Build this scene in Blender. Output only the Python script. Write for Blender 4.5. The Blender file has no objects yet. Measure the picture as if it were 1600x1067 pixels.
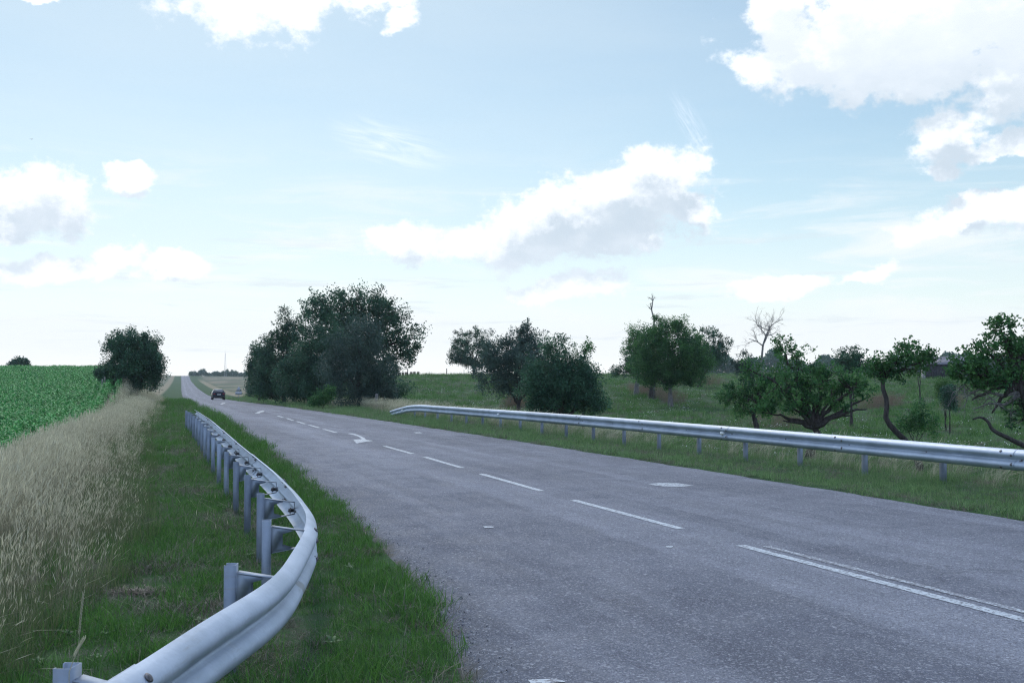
import bpy, math
import numpy as np
from mathutils import Vector, Matrix, noise as mnoise
R = math.radians
sc = bpy.context.scene
col = sc.collection
rng = np.random.default_rng(7)

# ------------------------------------------------------------------ camera
F = 1700.0                       # focal length in pixels of a 1600 px wide picture
CH = 1.72
PITCH = math.atan((588-533.5)/F)
cam = bpy.data.cameras.new('camera')
cam.lens = F/1600*36; cam.sensor_width = 36
cam.clip_start = 0.05; cam.clip_end = 9000
cam.dof.use_dof = True; cam.dof.focus_distance = 9.0; cam.dof.aperture_fstop = 9.0
camo = bpy.data.objects.new('camera', cam); col.objects.link(camo)
camo.location = (0, 0, CH); camo.rotation_euler = (R(90)+PITCH, 0, 0)
sc.camera = camo

# ------------------------------------------------------------------ sun, exposure
SUN_AZ, SUN_EL = R(-18), R(42)   # azimuth measured from +Y towards +X
sun = bpy.data.lights.new('sun', 'SUN'); sun.energy = 1.0; sun.angle = R(13); sun.color = (1, .94, .84)
suno = bpy.data.objects.new('sun', sun); col.objects.link(suno)
sd = Vector((math.sin(SUN_AZ)*math.cos(SUN_EL), math.cos(SUN_AZ)*math.cos(SUN_EL), math.sin(SUN_EL)))
suno.rotation_euler = sd.to_track_quat('Z', 'Y').to_euler()
suno.location = (0, 0, 60)
sc.view_settings.view_transform = 'Standard'; sc.view_settings.look = 'None'
EXPO = 0.5; EX = 2**EXPO
sc.view_settings.exposure = EXPO; sc.view_settings.gamma = 1
sc.view_settings.use_curve_mapping = False
sc.cycles.use_denoising = True; sc.cycles.denoising_prefilter = 'NONE'; sc.cycles.filter_width = 1.2

# ------------------------------------------------------------------ node helpers
class N:
    def __init__(s, nt): s.nt = nt; s.n = nt.nodes; s.l = nt.links
    def new(s, t, **k):
        nd = s.n.new(t)
        for a, b in k.items(): setattr(nd, a, b)
        return nd
    def put(s, sock, v):
        if isinstance(v, bpy.types.NodeSocket): s.l.new(v, sock)
        elif v is not None: sock.default_value = v
    def math(s, op, a, b=None, c=None, clamp=False):
        nd = s.new('ShaderNodeMath', operation=op, use_clamp=clamp)
        for i, v in enumerate((a, b, c)): s.put(nd.inputs[i], v)
        return nd.outputs[0]
    def vm(s, op, a, b=None, sc_=None):
        nd = s.new('ShaderNodeVectorMath', operation=op)
        s.put(nd.inputs[0], a)
        if b is not None: s.put(nd.inputs[1], b)
        if sc_ is not None: s.put(nd.inputs['Scale'], sc_)
        return nd.outputs['Value'] if op in ('LENGTH', 'DOT_PRODUCT') else nd.outputs[0]
    def noise(s, vec, scale, detail=4, rough=.55, out='Fac', dist=0):
        nd = s.new('ShaderNodeTexNoise'); s.put(nd.inputs['Vector'], vec)
        nd.inputs['Scale'].default_value = scale; nd.inputs['Detail'].default_value = detail
        nd.inputs['Roughness'].default_value = rough; nd.inputs['Distortion'].default_value = dist
        return nd.outputs[out]
    def vor(s, vec, scale, feature='F1', out='Distance'):
        nd = s.new('ShaderNodeTexVoronoi', feature=feature); s.put(nd.inputs['Vector'], vec)
        nd.inputs['Scale'].default_value = scale
        return nd.outputs[out]
    def ramp(s, f, a, b, c=0., d=1., smooth=True):
        nd = s.new('ShaderNodeMapRange'); nd.clamp = True
        nd.interpolation_type = 'SMOOTHSTEP' if smooth else 'LINEAR'
        s.put(nd.inputs[0], f)
        for i, v in enumerate((a, b, c, d)): s.put(nd.inputs[i+1], v)
        return nd.outputs[0]
    def mix(s, f, a, b, bt='MIX'):
        nd = s.new('ShaderNodeMix', data_type='RGBA', blend_type=bt)
        s.put(nd.inputs[0], f)
        for i, v in ((6, a), (7, b)):
            if isinstance(v, tuple) and len(v) == 3: v = (*v, 1)
            s.put(nd.inputs[i], v)
        return nd.outputs[2]
    def attr(s, name, out='Fac'):
        return s.new('ShaderNodeAttribute', attribute_name=name).outputs[out]
    def bump(s, h, strength=.3, dist=.02):
        nd = s.new('ShaderNodeBump'); s.put(nd.inputs['Height'], h)
        nd.inputs['Strength'].default_value = strength; nd.inputs['Distance'].default_value = dist
        return nd.outputs[0]
    def scalev(s, vec, sx, sy, sz):
        nd = s.new('ShaderNodeMapping'); s.put(nd.inputs[0], vec)
        nd.inputs['Scale'].default_value = (sx, sy, sz); return nd.outputs[0]

def material(name):
    m = bpy.data.materials.new(name); m.use_nodes = True
    nt = m.node_tree; n = N(nt)
    b = nt.nodes['Principled BSDF']
    tc = nt.nodes.new('ShaderNodeTexCoord')
    return m, n, b, tc

def simple(name, color, rough=.6, metal=0, var=.12, scale=6, bump=0, spec=.4):
    m, n, b, tc = material(name)
    f = n.noise(tc.outputs['Object'], scale, 5)
    c2 = tuple(max(0, x*(1-var*2)) for x in color); c1 = tuple(min(1, x*(1+var)) for x in color)
    n.put(b.inputs['Base Color'], n.mix(n.ramp(f, .3, .7), c2, c1))
    b.inputs['Roughness'].default_value = rough; b.inputs['Metallic'].default_value = metal
    b.inputs['Specular IOR Level'].default_value = spec
    if bump: n.put(b.inputs['Normal'], n.bump(f, bump, .01))
    return m

def leafmat(name, c1, c2, trans=.35, rough=.55, tcol=None, obvar=.15):
    """foliage: colour varies with the per-face 'tint' attribute and per instance; part of the light passes through"""
    m, n, b, tc = material(name)
    t = n.attr('tint')
    oi = n.new('ShaderNodeObjectInfo').outputs['Random']
    c = n.mix(t, c1, c2)
    hs = n.new('ShaderNodeHueSaturation'); n.put(hs.inputs['Color'], c)
    n.put(hs.inputs['Value'], n.math('MULTIPLY_ADD', oi, 2*obvar, 1-obvar))
    c = hs.outputs[0]
    n.put(b.inputs['Base Color'], c); b.inputs['Roughness'].default_value = rough
    b.inputs['Specular IOR Level'].default_value = .25
    tr = n.new('ShaderNodeBsdfTranslucent'); n.put(tr.inputs[0], n.mix(.5, c, tcol) if tcol else c)
    mx = n.new('ShaderNodeMixShader'); mx.inputs[0].default_value = trans
    n.l.new(b.outputs[0], mx.inputs[1]); n.l.new(tr.outputs[0], mx.inputs[2])
    n.l.new(mx.outputs[0], n.n['Material Output'].inputs[0])
    return m

# ------------------------------------------------------------------ pixel <-> world
def ray(px, py):
    xc = (px-800)/F; yc = (533.5-py)/F
    y = math.cos(PITCH)-yc*math.sin(PITCH); z = math.sin(PITCH)+yc*math.cos(PITCH)
    return xc/y, z/y                      # slopes per metre of Y
def at(px, py, D):
    a, b = ray(px, py); return Vector((a*D, D, CH+b*D))

# ------------------------------------------------------------------ world: sky with clouds
world = bpy.data.worlds.new("World"); sc.world = world; world.use_nodes = True
wt = world.node_tree; w = N(wt); bg = wt.nodes['Background']
def azel(px, py):
    a, b = ray(px, py); return math.atan(a), math.atan(b/math.sqrt(1+a*a))
CL = [ # cx, cy, rx, ry, tilt, weight
 (1400,46,215,72,0),(1290,95,135,52,-10),(1560,20,150,84,0),(1215,25,55,40,20),(1430,115,110,40,0),(1190,100,45,30,0),
 (1590,125,75,50,30),(1480,200,62,36,15),(1570,225,70,14,0),(1478,262,32,15,10),
 (1560,332,125,34,8),(1490,356,80,24,5),(1518,303,28,10,20),
 (890,340,200,56,14),(1030,290,88,60,5),(765,376,98,28,12),(1075,325,34,40,60),(930,368,140,34,4),(970,310,70,50,10),
 (895,448,95,24,4),(820,455,40,15,0),
 (360,-8,125,60,-8),(440,8,75,46,5),(585,-4,64,30,0),(632,32,30,16,30),
 (35,305,70,48,0),(105,325,36,36,0),(0,350,55,20,0),(201,284,34,17,5),
 (105,425,105,22,8),(185,400,40,16,0),(285,418,45,16,0),(640,380,60,30,0),
 (1225,442,85,16,8),(1352,428,52,13,10),(65,2,30,9,0),
]
def build_field():
    g = bpy.data.node_groups.new('cloud_field', 'ShaderNodeTree')
    g.interface.new_socket('Dir', in_out='INPUT', socket_type='NodeSocketVector')
    g.interface.new_socket('F', in_out='OUTPUT', socket_type='NodeSocketFloat')
    n = N(g); gi = n.new('NodeGroupInput'); go = n.new('NodeGroupOutput')
    d = gi.outputs[0]
    big = n.noise(n.scalev(d, 1, 1, 1.5), 15, 5, .6, 'Color')
    dw = n.vm('ADD', d, n.vm('SCALE', n.vm('SUBTRACT', big, (.5,.5,.5)), sc_=.052))
    sep = n.new('ShaderNodeSeparateXYZ'); n.put(sep.inputs[0], dw)
    az = n.math('ARCTAN2', sep.outputs[0], sep.outputs[1]); el = n.math('ARCSINE', sep.outputs[2])
    cb = n.new('ShaderNodeCombineXYZ'); n.put(cb.inputs[0], az); n.put(cb.inputs[1], el)
    P = cb.outputs[0]; cur = None
    for (cx, cy, rx, ry, t) in CL:
        a, e = azel(cx, cy)
        mp = n.new('ShaderNodeMapping', vector_type='TEXTURE'); n.put(mp.inputs[0], P)
        mp.inputs['Location'].default_value = (a, e, 0); mp.inputs['Rotation'].default_value = (0, 0, R(t))
        mp.inputs['Scale'].default_value = (rx/F*1.12, ry/F*1.28, 1)
        L = n.vm('LENGTH', mp.outputs[0])
        cur = L if cur is None else n.new('ShaderNodeMath', operation='SMOOTH_MIN') and _sm(n, cur, L)
    f = n.math('SUBTRACT', 1.0, cur)
    # scattered clouds over the rest of the sky (out of view, coverage raised for ground light)
    gen = n.math('MULTIPLY', n.math('SUBTRACT', n.noise(n.scalev(d, 1, 1, 2.2), 2.6, 3, .5), .50), 6.0)
    outm = n.ramp(n.math('ABSOLUTE', az), .5, .75)
    up = n.ramp(el, .40, .55)
    outm = n.math('MAXIMUM', outm, up)
    f = n.math('MAXIMUM', f, n.math('SUBTRACT', n.math('MULTIPLY', n.math('ADD', gen, 1.5), outm), 1.5))
    fb = n.noise(n.scalev(d, 1, 1, 1.35), 26, 9, .62)
    fb2 = n.noise(n.scalev(d, 1, 1, 1.2), 85, 6, .6)
    f = n.math('MULTIPLY_ADD', n.math('SUBTRACT', fb, .5), 1.5, f)
    f = n.math('MULTIPLY_ADD', n.math('SUBTRACT', fb2, .5), .8, f)
    n.put(go.inputs[0], f); return g
def _sm(n, a, b):
    nd = n.n[-1]
    nd.inputs[2].default_value = .25; n.put(nd.inputs[0], a); n.put(nd.inputs[1], b); return nd.outputs[0]
fieldg = build_field()
wtc = w.new('ShaderNodeTexCoord'); D0 = wtc.outputs['Generated']
def field(v):
    nd = w.new('ShaderNodeGroup', node_tree=fieldg); w.put(nd.inputs[0], v); return nd.outputs[0]
sky = w.new('ShaderNodeTexSky', sky_type='NISHITA'); sky.sun_disc = False
sky.sun_elevation = SUN_EL; sky.sun_rotation = SUN_AZ; sky.altitude = 200
sky.air_density = 1.0; sky.dust_density = 0.35; sky.ozone_density = 1.2
SKY = 0.10
skyc = w.vm('MULTIPLY', sky.outputs[0], (SKY*.72, SKY*.83, SKY*.79))
sp = w.new('ShaderNodeSeparateXYZ'); w.put(sp.inputs[0], D0)
el = w.math('ARCSINE', sp.outputs[2])
# thin high veil of haze: denser towards the horizon and around the sun
vh = w.math('MAXIMUM', w.ramp(el, .0, .27, 1.0, 0.0), w.math('MULTIPLY', w.ramp(el, .02, .12, 1.0, 0.0), 1.6))
cosd = w.vm('DOT_PRODUCT', D0, tuple(sd))
vs = w.ramp(cosd, .70, 1.0)
streak = w.noise(w.scalev(D0, 1, 1, 5), 3.5, 6, .6)
veil = w.math('ADD', w.math('MULTIPLY', vh, .72), w.math('MULTIPLY', vs, .45))
veil = w.math('ADD', veil, w.math('MULTIPLY', w.math('SUBTRACT', streak, .5), .40))
veil = w.ramp(veil, 0, 1, .22, .96, smooth=False)
def dsp(r, g, b): return (r/EX, g/EX, b/EX)      # colours as they come out on screen
hz = w.math('MAXIMUM', w.ramp(el, .04, .19, 1, 0), w.math('MULTIPLY', w.ramp(cosd, .72, .95), w.ramp(el, .1, .36, 1, 0)))
base = w.mix(veil, skyc, w.mix(hz, dsp(.81, .925, .985), w.mix(w.ramp(el, .0, .05, 1, 0), dsp(.98, 1.03, 1.06), dsp(1.12, 1.14, 1.14))))
lay = w.noise(w.scalev(D0, 1, 1, 7), 5.5, 7, .62, dist=.5)
layf = w.math('MULTIPLY', w.ramp(lay, .46, .66), w.math('MULTIPLY', w.ramp(el, .12, .22, 1, 0), w.ramp(el, .0, .04)))
base = w.mix(w.math('MULTIPLY', layf, .75), base, dsp(1.0, 1.04, 1.07))
lay2 = w.noise(w.scalev(D0, 1, 1, 11), 8.0, 7, .62, dist=.4)
base = w.mix(w.math('MULTIPLY', w.math('MULTIPLY', w.ramp(lay2, .54, .70), w.ramp(el, .08, .17, 1, 0)), w.math('MULTIPLY', w.ramp(el, .0, .04), .55)), base, dsp(.76, .845, .92))
# cirrus wisps
def wisp(px, py, rx, ry, t, seed):
    a, e = azel(px, py)
    az = w.math('ARCTAN2', sp.outputs[0], sp.outputs[1])
    cb = w.new('ShaderNodeCombineXYZ'); w.put(cb.inputs[0], az); w.put(cb.inputs[1], el)
    mp = w.new('ShaderNodeMapping', vector_type='TEXTURE'); w.put(mp.inputs[0], cb.outputs[0])
    mp.inputs['Location'].default_value = (a, e, 0); mp.inputs['Rotation'].default_value = (0, 0, R(t))
    mp.inputs['Scale'].default_value = (rx/F, ry/F, 1)
    nz = w.noise(w.scalev(mp.outputs[0], .55, 1.3, 1), 1.6+seed, 8, .62, dist=1.6)
    L = w.vm('LENGTH', mp.outputs[0])
    return w.math('MULTIPLY', w.ramp(L, .2, 1.0, 1, 0), w.ramp(nz, .36, .66))
wi = w.math('MAXIMUM', wisp(612, 225, 120, 44, -14, .0), w.math('MULTIPLY', wisp(1080, 195, 70, 22, -60, .7), .6))
base = w.mix(w.math('MULTIPLY', wi, .7), base, dsp(1.0, 1.1, 1.25))
f0 = field(D0)
f1 = field(w.vm('NORMALIZE', w.vm('ADD', D0, (-.006, .0, .026))))
dens = w.ramp(f0, .0, .42)
dens = w.math('MULTIPLY', dens, w.ramp(el, .0, .10, .45, 1.0))
shade = w.ramp(f1, .0, .65, 0, 1)
low = w.math('MULTIPLY', w.ramp(el, .05, .16, .6, 1.0), w.ramp(el, .20, .30, 1.0, .45))
soft = w.noise(w.scalev(D0, 1, 1, 1.6), 30, 5, .6)
shade = w.math('MULTIPLY', w.math('MULTIPLY', shade, w.ramp(soft, .3, .65, .82, 1.05)), w.math('MULTIPLY', low, w.ramp(cosd, .80, .90, 1, .3)))
back = w.ramp(w.vm('DOT_PRODUCT', D0, (0, 1, 0)), .45, .75, 1, 0)   # unseen clouds off the view, front-lit, made brighter and bluer to light the ground
lit = w.mix(back, dsp(1.10, 1.15, 1.22), dsp(1.5, 2.1, 3.5))
cc = w.mix(shade, lit, dsp(.66, .77, .88))
final = w.mix(dens, base, cc)
w.put(bg.inputs['Color'], final); bg.inputs['Strength'].default_value = 1.0
world.cycles.sampling_method = 'MANUAL'; world.cycles.sample_map_resolution = 512

# ------------------------------------------------------------------ road and terrain functions
def spline(xs, ys):
    xs = np.array(xs, float); ys = np.array(ys, float)
    h = np.diff(xs); d = np.diff(ys)/h; m = np.empty_like(xs)
    m[0] = d[0]; m[-1] = d[-1]; m[1:-1] = (d[:-1]*h[1:]+d[1:]*h[:-1])/(h[1:]+h[:-1])
    def f(x):
        x = np.asarray(x, float); xc = np.clip(x, xs[0], xs[-1])
        i = np.clip(np.searchsorted(xs, xc)-1, 0, len(xs)-2)
        t = (xc-xs[i])/h[i]; t2 = t*t; t3 = t2*t
        v = (2*t3-3*t2+1)*ys[i]+(t3-2*t2+t)*h[i]*m[i]+(-2*t3+3*t2)*ys[i+1]+(t3-t2)*h[i]*m[i+1]
        return v+np.where(x > xs[-1], (x-xs[-1])*m[-1], 0)+np.where(x < xs[0], (x-xs[0])*m[0], 0)
    return f
XL = spline([-30,-10,0,3,6.1,9.38,12.6,17,30,50,80,157,232,330,500,850,1200],
            [-7.5,-1.6,-.35,-.14,-.29,-.88,-1.78,-3.1,-7.1,-13.4,-23.3,-46.8,-70.2,-100.2,-151.9,-258.5,-365])
XR = spline([-30,0,13,20,35,45,62,80,157,232,330,500,850,1200],
            [21.9,10.96,6.23,3.68,-1.78,-5.35,-11.15,-16.9,-40.5,-64.1,-94,-145.7,-252.2,-358.6])
ZR = spline([-60,0,20,36,50,80,115,157,232,330,430,500,540,600,700,850,950,1300,3000],
            [0,0,0,-.04,-.12,-.45,-1.02,-1.67,-2.5,-2.75,-2.65,-2.3,-2.0,-1.7,-.7,1.9,2.2,1.5,1.2])
ZP = spline([-60,0,20,35,60,80,100,125,150,175,200,225,260,330,600,900,3000],
            [-.9,-.9,-.9,-1.15,-1.2,-.85,-.3,.4,1.0,1.55,1.95,2.0,1.3,-.6,.2,1.6,1.9])
ZF = spline([-60,0,15,40,60,80,100,120,140,165,200,300,600,900,3000],
            [-1.0,-1.0,-1.1,-1.15,-.5,.3,1.1,1.85,2.15,2.0,1.0,-1.6,-1.2,1.6,1.9])
VB = spline([-60,0,15,40,60,80,100,130,200,400,900,3000], [7.8,7.8,7.7,6.4,5.2,5.0,5.6,6,8,12,12,12])
def ss(x, a, b):
    t = np.clip((np.asarray(x, float)-a)/(b-a), 0, 1); return t*t*(3-2*t)
def wob(x, y):
    return (.030*np.sin(x*1.3+y*.6)+.025*np.sin(y*1.7-x*.7+1)+.012*np.sin(x*3.9+2)*np.sin(y*3.1)
            +.08*np.sin(x*.21+1)*np.sin(y*.17))
def HT(x, y):
    """height of the ground without the cut for the road"""
    x = np.asarray(x, float); y = np.asarray(y, float)
    zr = ZR(y); vr = (x-XR(y))*.95; vl = (XL(y)-x)*.95
    wr = ss(vr, 2.8, 9+np.interp(y, [40, 120, 300], [0, 18, 40]))
    wl = ss(vl, 3.6, VB(y)+np.interp(y, [60, 130, 300], [0, .5, 12]))
    z = zr*(1-wr)*(1-wl)+ZP(y)*wr+ZF(y)*wl
    am = np.maximum(ss(vr, .6, 4), ss(vl, .8, 4))
    z = z-.05*np.maximum(ss(vr, 0, .8), ss(vl, 0, .8))
    mound = .55*np.exp(-((vl-5.2)/1.3)**2-((y-82)/14)**2)
    return z+wob(x, y)*(.25+.75*am)*np.maximum(ss(vr, 0, 1), ss(vl, 0, 1))+mound
def H(x, y): return float(HT(x, y))
def ground_hit(px, py, lift=0, d0=3, d1=900):
    a, b = ray(px, py); D = d0
    while D < d1:
        if CH+b*D <= H(a*D, D)+lift: break
        D *= 1.01
    return Vector((a*D, D, H(a*D, D)))
def road_hit(px, py):
    a, b = ray(px, py); D = 3.0
    while D < 900 and CH+b*D > float(ZR(D)): D *= 1.001
    return np.array((a*D, D))

# ------------------------------------------------------------------ mesh helpers
class MB:
    def __init__(s): s.V = []; s.Fq = []; s.n = 0; s.T = []; s.pt = []
    def add(s, v, f, tint=None):
        v = np.asarray(v, float).reshape(-1, 3)
        if isinstance(f, np.ndarray): s.Fq.append(f+s.n); k = len(f)
        else:
            by = {}
            for q in f: by.setdefault(len(q), []).append(q)
            k = len(f)
            for q in by.values(): s.Fq.append(np.array(q)+s.n)
        s.V.append(v); s.n += len(v)
        s.T.append(np.full(k, .5) if tint is None else np.broadcast_to(tint, (k,)).astype(float))
    def box(s, c, sx, sy, sz, rot=None):
        v = np.array([(i, j, k) for k in (-.5, .5) for j in (-.5, .5) for i in (-.5, .5)])*(sx, sy, sz)
        if rot is not None: v = v@np.array(rot).T
        s.add(v+np.array(c), [(0,2,3,1),(4,5,7,6),(0,1,5,4),(1,3,7,5),(3,2,6,7),(2,0,4,6)])
    def tube(s, pts, rad, sides=6, cap=True, tint=None):
        pts = np.asarray(pts, float); m = len(pts); rad = np.broadcast_to(rad, (m,))
        t = np.gradient(pts, axis=0); t /= np.linalg.norm(t, axis=1)[:, None]+1e-9
        up = np.array((0, 0, 1.)) if abs(t[0][2]) < .9 else np.array((1., 0, 0))
        a = np.cross(t, up); a /= np.linalg.norm(a, axis=1)[:, None]+1e-9; b = np.cross(t, a)
        an = np.arange(sides)/sides*2*np.pi
        v = pts[:, None]+rad[:, None, None]*(np.cos(an)[None, :, None]*a[:, None]+np.sin(an)[None, :, None]*b[:, None])
        i = np.arange(m-1)[:, None]*sides; j = np.arange(sides)[None]; j2 = (j+1) % sides
        f = np.stack([i+j, i+j2, i+sides+j2, i+sides+j], -1).reshape(-1, 4)
        s.add(v.reshape(-1, 3), f, tint)
        if cap:
            e = (m-1)*sides
            s.Fq.append(np.array([list(range(sides))[::-1]])+s.n-m*sides); s.Fq.append(np.array([[e+q for q in range(sides)]])+s.n-m*sides)
            s.T.append(np.full(2, .5 if tint is None else float(np.mean(tint))))
    def lathe(s, c, axis, prof, sides=16):
        """prof: (distance along axis, radius)"""
        ax = Vector(axis).normalized(); q = ax.to_track_quat('Z', 'Y').to_matrix()
        q = np.array(q); an = np.arange(sides)/sides*2*np.pi; V = []
        for (h, r) in prof: V.append(np.stack([np.cos(an)*r, np.sin(an)*r, np.full(sides, h)], 1))
        v = np.concatenate(V)@q.T+np.array(c); m = len(prof)
        i = np.arange(m-1)[:, None]*sides; j = np.arange(sides)[None]; j2 = (j+1) % sides
        f = [tuple(r) for r in np.stack([i+j, i+j2, i+sides+j2, i+sides+j], -1).reshape(-1, 4)]
        f.append(tuple(range(sides))[::-1]); f.append(tuple((m-1)*sides+k for k in range(sides)))
        s.add(v, f)
    def prism(s, poly, e, thick):
        """poly: list of 3D points of a flat outline, e: unit normal; gives it a thickness"""
        p = np.array(poly, float); k = len(p); e = np.array(e)*thick
        f = [tuple(range(k)), tuple(range(2*k-1, k-1, -1))]+[(i, k+i, k+(i+1) % k, (i+1) % k) for i in range(k)]
        s.add(np.concatenate([p, p+e]), f)
    def mesh(s, name, mat, smooth=False, tint=False):
        me = bpy.data.meshes.new(name); V = np.concatenate(s.V)
        me.vertices.add(len(V)); me.vertices.foreach_set('co', V.astype(np.float32).ravel())
        nl = sum(f.size for f in s.Fq); nf = sum(len(f) for f in s.Fq)
        me.loops.add(nl); me.polygons.add(nf)
        me.loops.foreach_set('vertex_index', np.concatenate([f.ravel() for f in s.Fq]).astype(np.int32))
        tot = np.concatenate([np.full(len(f), f.shape[1]) for f in s.Fq])
        st = np.concatenate([[0], np.cumsum(tot)[:-1]])
        me.polygons.foreach_set('loop_start', st.astype(np.int32))
        if smooth: me.polygons.foreach_set('use_smooth', np.ones(nf, bool))
        me.update(calc_edges=True)
        if tint:
            a = me.attributes.new('tint', 'FLOAT', 'FACE'); a.data.foreach_set('value', np.concatenate(s.T).astype(np.float32))
        if mat: me.materials.append(mat)
        return me
    def build(s, name, mat, parent=None, smooth=False, tint=False, origin=None):
        if origin is not None: s.V = [v-np.array(origin) for v in s.V]
        o = bpy.data.objects.new(name, s.mesh(name, mat, smooth, tint)); col.objects.link(o)
        if origin is not None: o.location = origin
        if parent: o.parent = parent
        return o
def tag(o, label=None, cat=None, group=None, kind=None):
    for k, v in (('label', label), ('category', cat), ('group', group), ('kind', kind)):
        if v: o[k] = v
    return o
def empty(name, loc, label, cat, group=None, rz=0):
    o = bpy.data.objects.new(name, None); col.objects.link(o); o.location = loc; o.rotation_euler = (0, 0, rz)
    o.empty_display_size = .3
    return tag(o, label, cat, group)

# ------------------------------------------------------------------ materials
def mat_ground():
    m, n, b, tc = material('ground_cover')
    P = tc.outputs['Object']
    dry = n.attr('dry'); brown = n.attr('field_soil')
    a = n.noise(P, .35, 6, .6); c = n.noise(P, 3.5, 6, .65); f = n.noise(P, 38, 4, .7)
    green = n.mix(n.ramp(a, .35, .65), (.024, .065, .022), (.045, .100, .030))
    green = n.mix(n.ramp(c, .42, .66), green, (.055, .075, .042))
    green = n.mix(n.ramp(f, .55, .8), green, (.06, .09, .05))
    dryc = n.mix(n.ramp(c, .35, .7), (.20, .165, .105), (.33, .28, .19))
    rows = n.noise(n.scalev(P, .12, .012, 1), 1.0, 4, .6)
    soil = n.mix(n.ramp(rows, .4, .6), (.135, .125, .085), (.24, .20, .135))
    soil = n.mix(n.ramp(n.noise(n.scalev(P, .004, .02, 1), 1.0, 3, .5), .45, .6), soil, (.10, .12, .07))
    cc = n.mix(dry, green, dryc); cc = n.mix(brown, cc, soil)
    n.put(b.inputs['Base Color'], cc); b.inputs['Roughness'].default_value = .9
    b.inputs['Specular IOR Level'].default_value = .1
    n.put(b.inputs['Normal'], n.bump(n.math('ADD', c, n.math('MULTIPLY', f, .4)), .8, .06))
    return m
def mat_asphalt():
    m, n, b, tc = material('worn_asphalt')
    P = tc.outputs['Object']
    eL = n.attr('edge_left'); eR = n.attr('edge_right'); along = n.attr('along'); acr = n.attr('across')
    cb = n.new('ShaderNodeCombineXYZ'); n.put(cb.inputs[0], n.math('MULTIPLY', eR, 1.0)); n.put(cb.inputs[1], along)
    Q = cb.outputs[0]
    st = n.vor(P, 125, out='Color'); ss_ = n.new('ShaderNodeSeparateColor'); n.put(ss_.inputs[0], st)
    sd_ = n.vor(P, 125); st2 = n.vor(P, 52, out='Color'); s2 = n.new('ShaderNodeSeparateColor'); n.put(s2.inputs[0], st2)
    big = n.noise(P, .28, 5, .6); mid = n.noise(P, 1.7, 6, .65)
    stre = n.noise(n.scalev(Q, 1.6, .06, 1), 1.0, 5, .6); fine = n.noise(n.scalev(Q, 9, .35, 1), 1.0, 5, .65)
    c = n.mix(n.ramp(big, .35, .65), (.070, .076, .098), (.132, .138, .165))
    c = n.mix(n.math('MULTIPLY', n.ramp(stre, .45, .62), .75), c, (.182, .190, .220))
    c = n.mix(n.math('MULTIPLY', n.ramp(fine, .5, .72), .35), c, (.182, .190, .220))
    c = n.mix(n.math('MULTIPLY', n.ramp(mid, .5, .70), .45), c, (.068, .070, .088))
    # fine cracks, only here and there
    wv = n.vm('ADD', P, n.vm('SCALE', n.noise(P, 2.5, 4, .6, 'Color'), sc_=.5))
    ck = n.vor(wv, .55, 'DISTANCE_TO_EDGE'); ckm = n.ramp(n.noise(P, .33, 3, .5), .52, .60)
    c = n.mix(n.math('MULTIPLY', n.math('MULTIPLY', n.ramp(ck, .003, .009, 1, 0), ckm), .55), c, (.04, .042, .052))
    # polished wheel tracks (paler) and the darker strip between them
    def track(x0, wd): return n.ramp(n.math('ABSOLUTE', n.math('SUBTRACT', n.math('ADD', eR, n.math('MULTIPLY', n.math('SUBTRACT', big, .5), .8)), x0)), 0, wd, 1, 0)
    for x0, wd, amt, cl in ((1.55, .75, .35, (.066, .074, .096)), (2.7, .55, .30, (.225, .232, .262)), (4.75, .70, .62, (.24, .248, .28)), (5.8, .55, .25, (.105, .117, .147)), (3.75, .5, .30, (.10, .11, .14))):
        c = n.mix(n.math('MULTIPLY', track(x0, wd), n.math('MULTIPLY', n.ramp(stre, .25, .6, .4, 1), amt)), c, cl)
    # darker worn band along the left edge, ragged, with loose chippings
    e = n.math('ADD', eL, n.math('MULTIPLY', n.math('SUBTRACT', mid, .5), .9))
    near = n.ramp(along, 9, 14, 1, .25)
    c = n.mix(n.math('MULTIPLY', n.math('MULTIPLY', n.ramp(e, .15, .55, 1, 0), near), .85), c, n.mix(n.ramp(fine, .4, .6), (.040, .048, .066), (.062, .072, .094)))
    e2 = n.math('ADD', eL, n.math('MULTIPLY', n.math('SUBTRACT', big, .5), 1.2))
    c = n.mix(n.math('MULTIPLY', n.ramp(e2, .4, 1.9, 1, 0), .30), c, (.055, .064, .085))
    # aggregate: pale and dark chips
    pale = n.ramp(ss_.outputs[0], .70, .98); dark = n.ramp(ss_.outputs[1], .55, .95)
    c = n.mix(n.math('MULTIPLY', pale, .48), c, (.42, .42, .44))
    c = n.mix(n.math('MULTIPLY', dark, .62), c, (.035, .038, .050))
    c = n.mix(n.math('MULTIPLY', n.ramp(s2.outputs[0], .90, .99), .32), c, (.50, .50, .50))
    c = n.mix(n.math('MULTIPLY', n.ramp(s2.outputs[1], .8, .97), .45), c, (.05, .05, .062))
    # dirt and grass litter right at both edges
    er = n.math('MINIMUM', eL, eR)
    er = n.math('ADD', er, n.math('MULTIPLY', n.math('SUBTRACT', n.noise(P, 5, 5, .7), .5), .30))
    c = n.mix(n.ramp(er, .0, .16, .9, 0), c, (.045, .046, .034))
    # pale scuffs: smears left by old paint and turning vehicles
    sm = n.noise(n.scalev(Q, .55, .16, 1), 1.3, 6, .7, dist=.4)
    c = n.mix(n.math('MULTIPLY', n.ramp(sm, .60, .80), .45), c, (.36, .36, .38))
    n.put(b.inputs['Base Color'], c)
    n.put(b.inputs['Roughness'], n.ramp(mid, .3, .7, .72, .88)); b.inputs['Specular IOR Level'].default_value = .35
    n.put(b.inputs['Normal'], n.bump(n.math('ADD', n.math('MULTIPLY', sd_, -1.0), n.math('MULTIPLY', mid, .4)), .55, .006))
    return m
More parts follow.
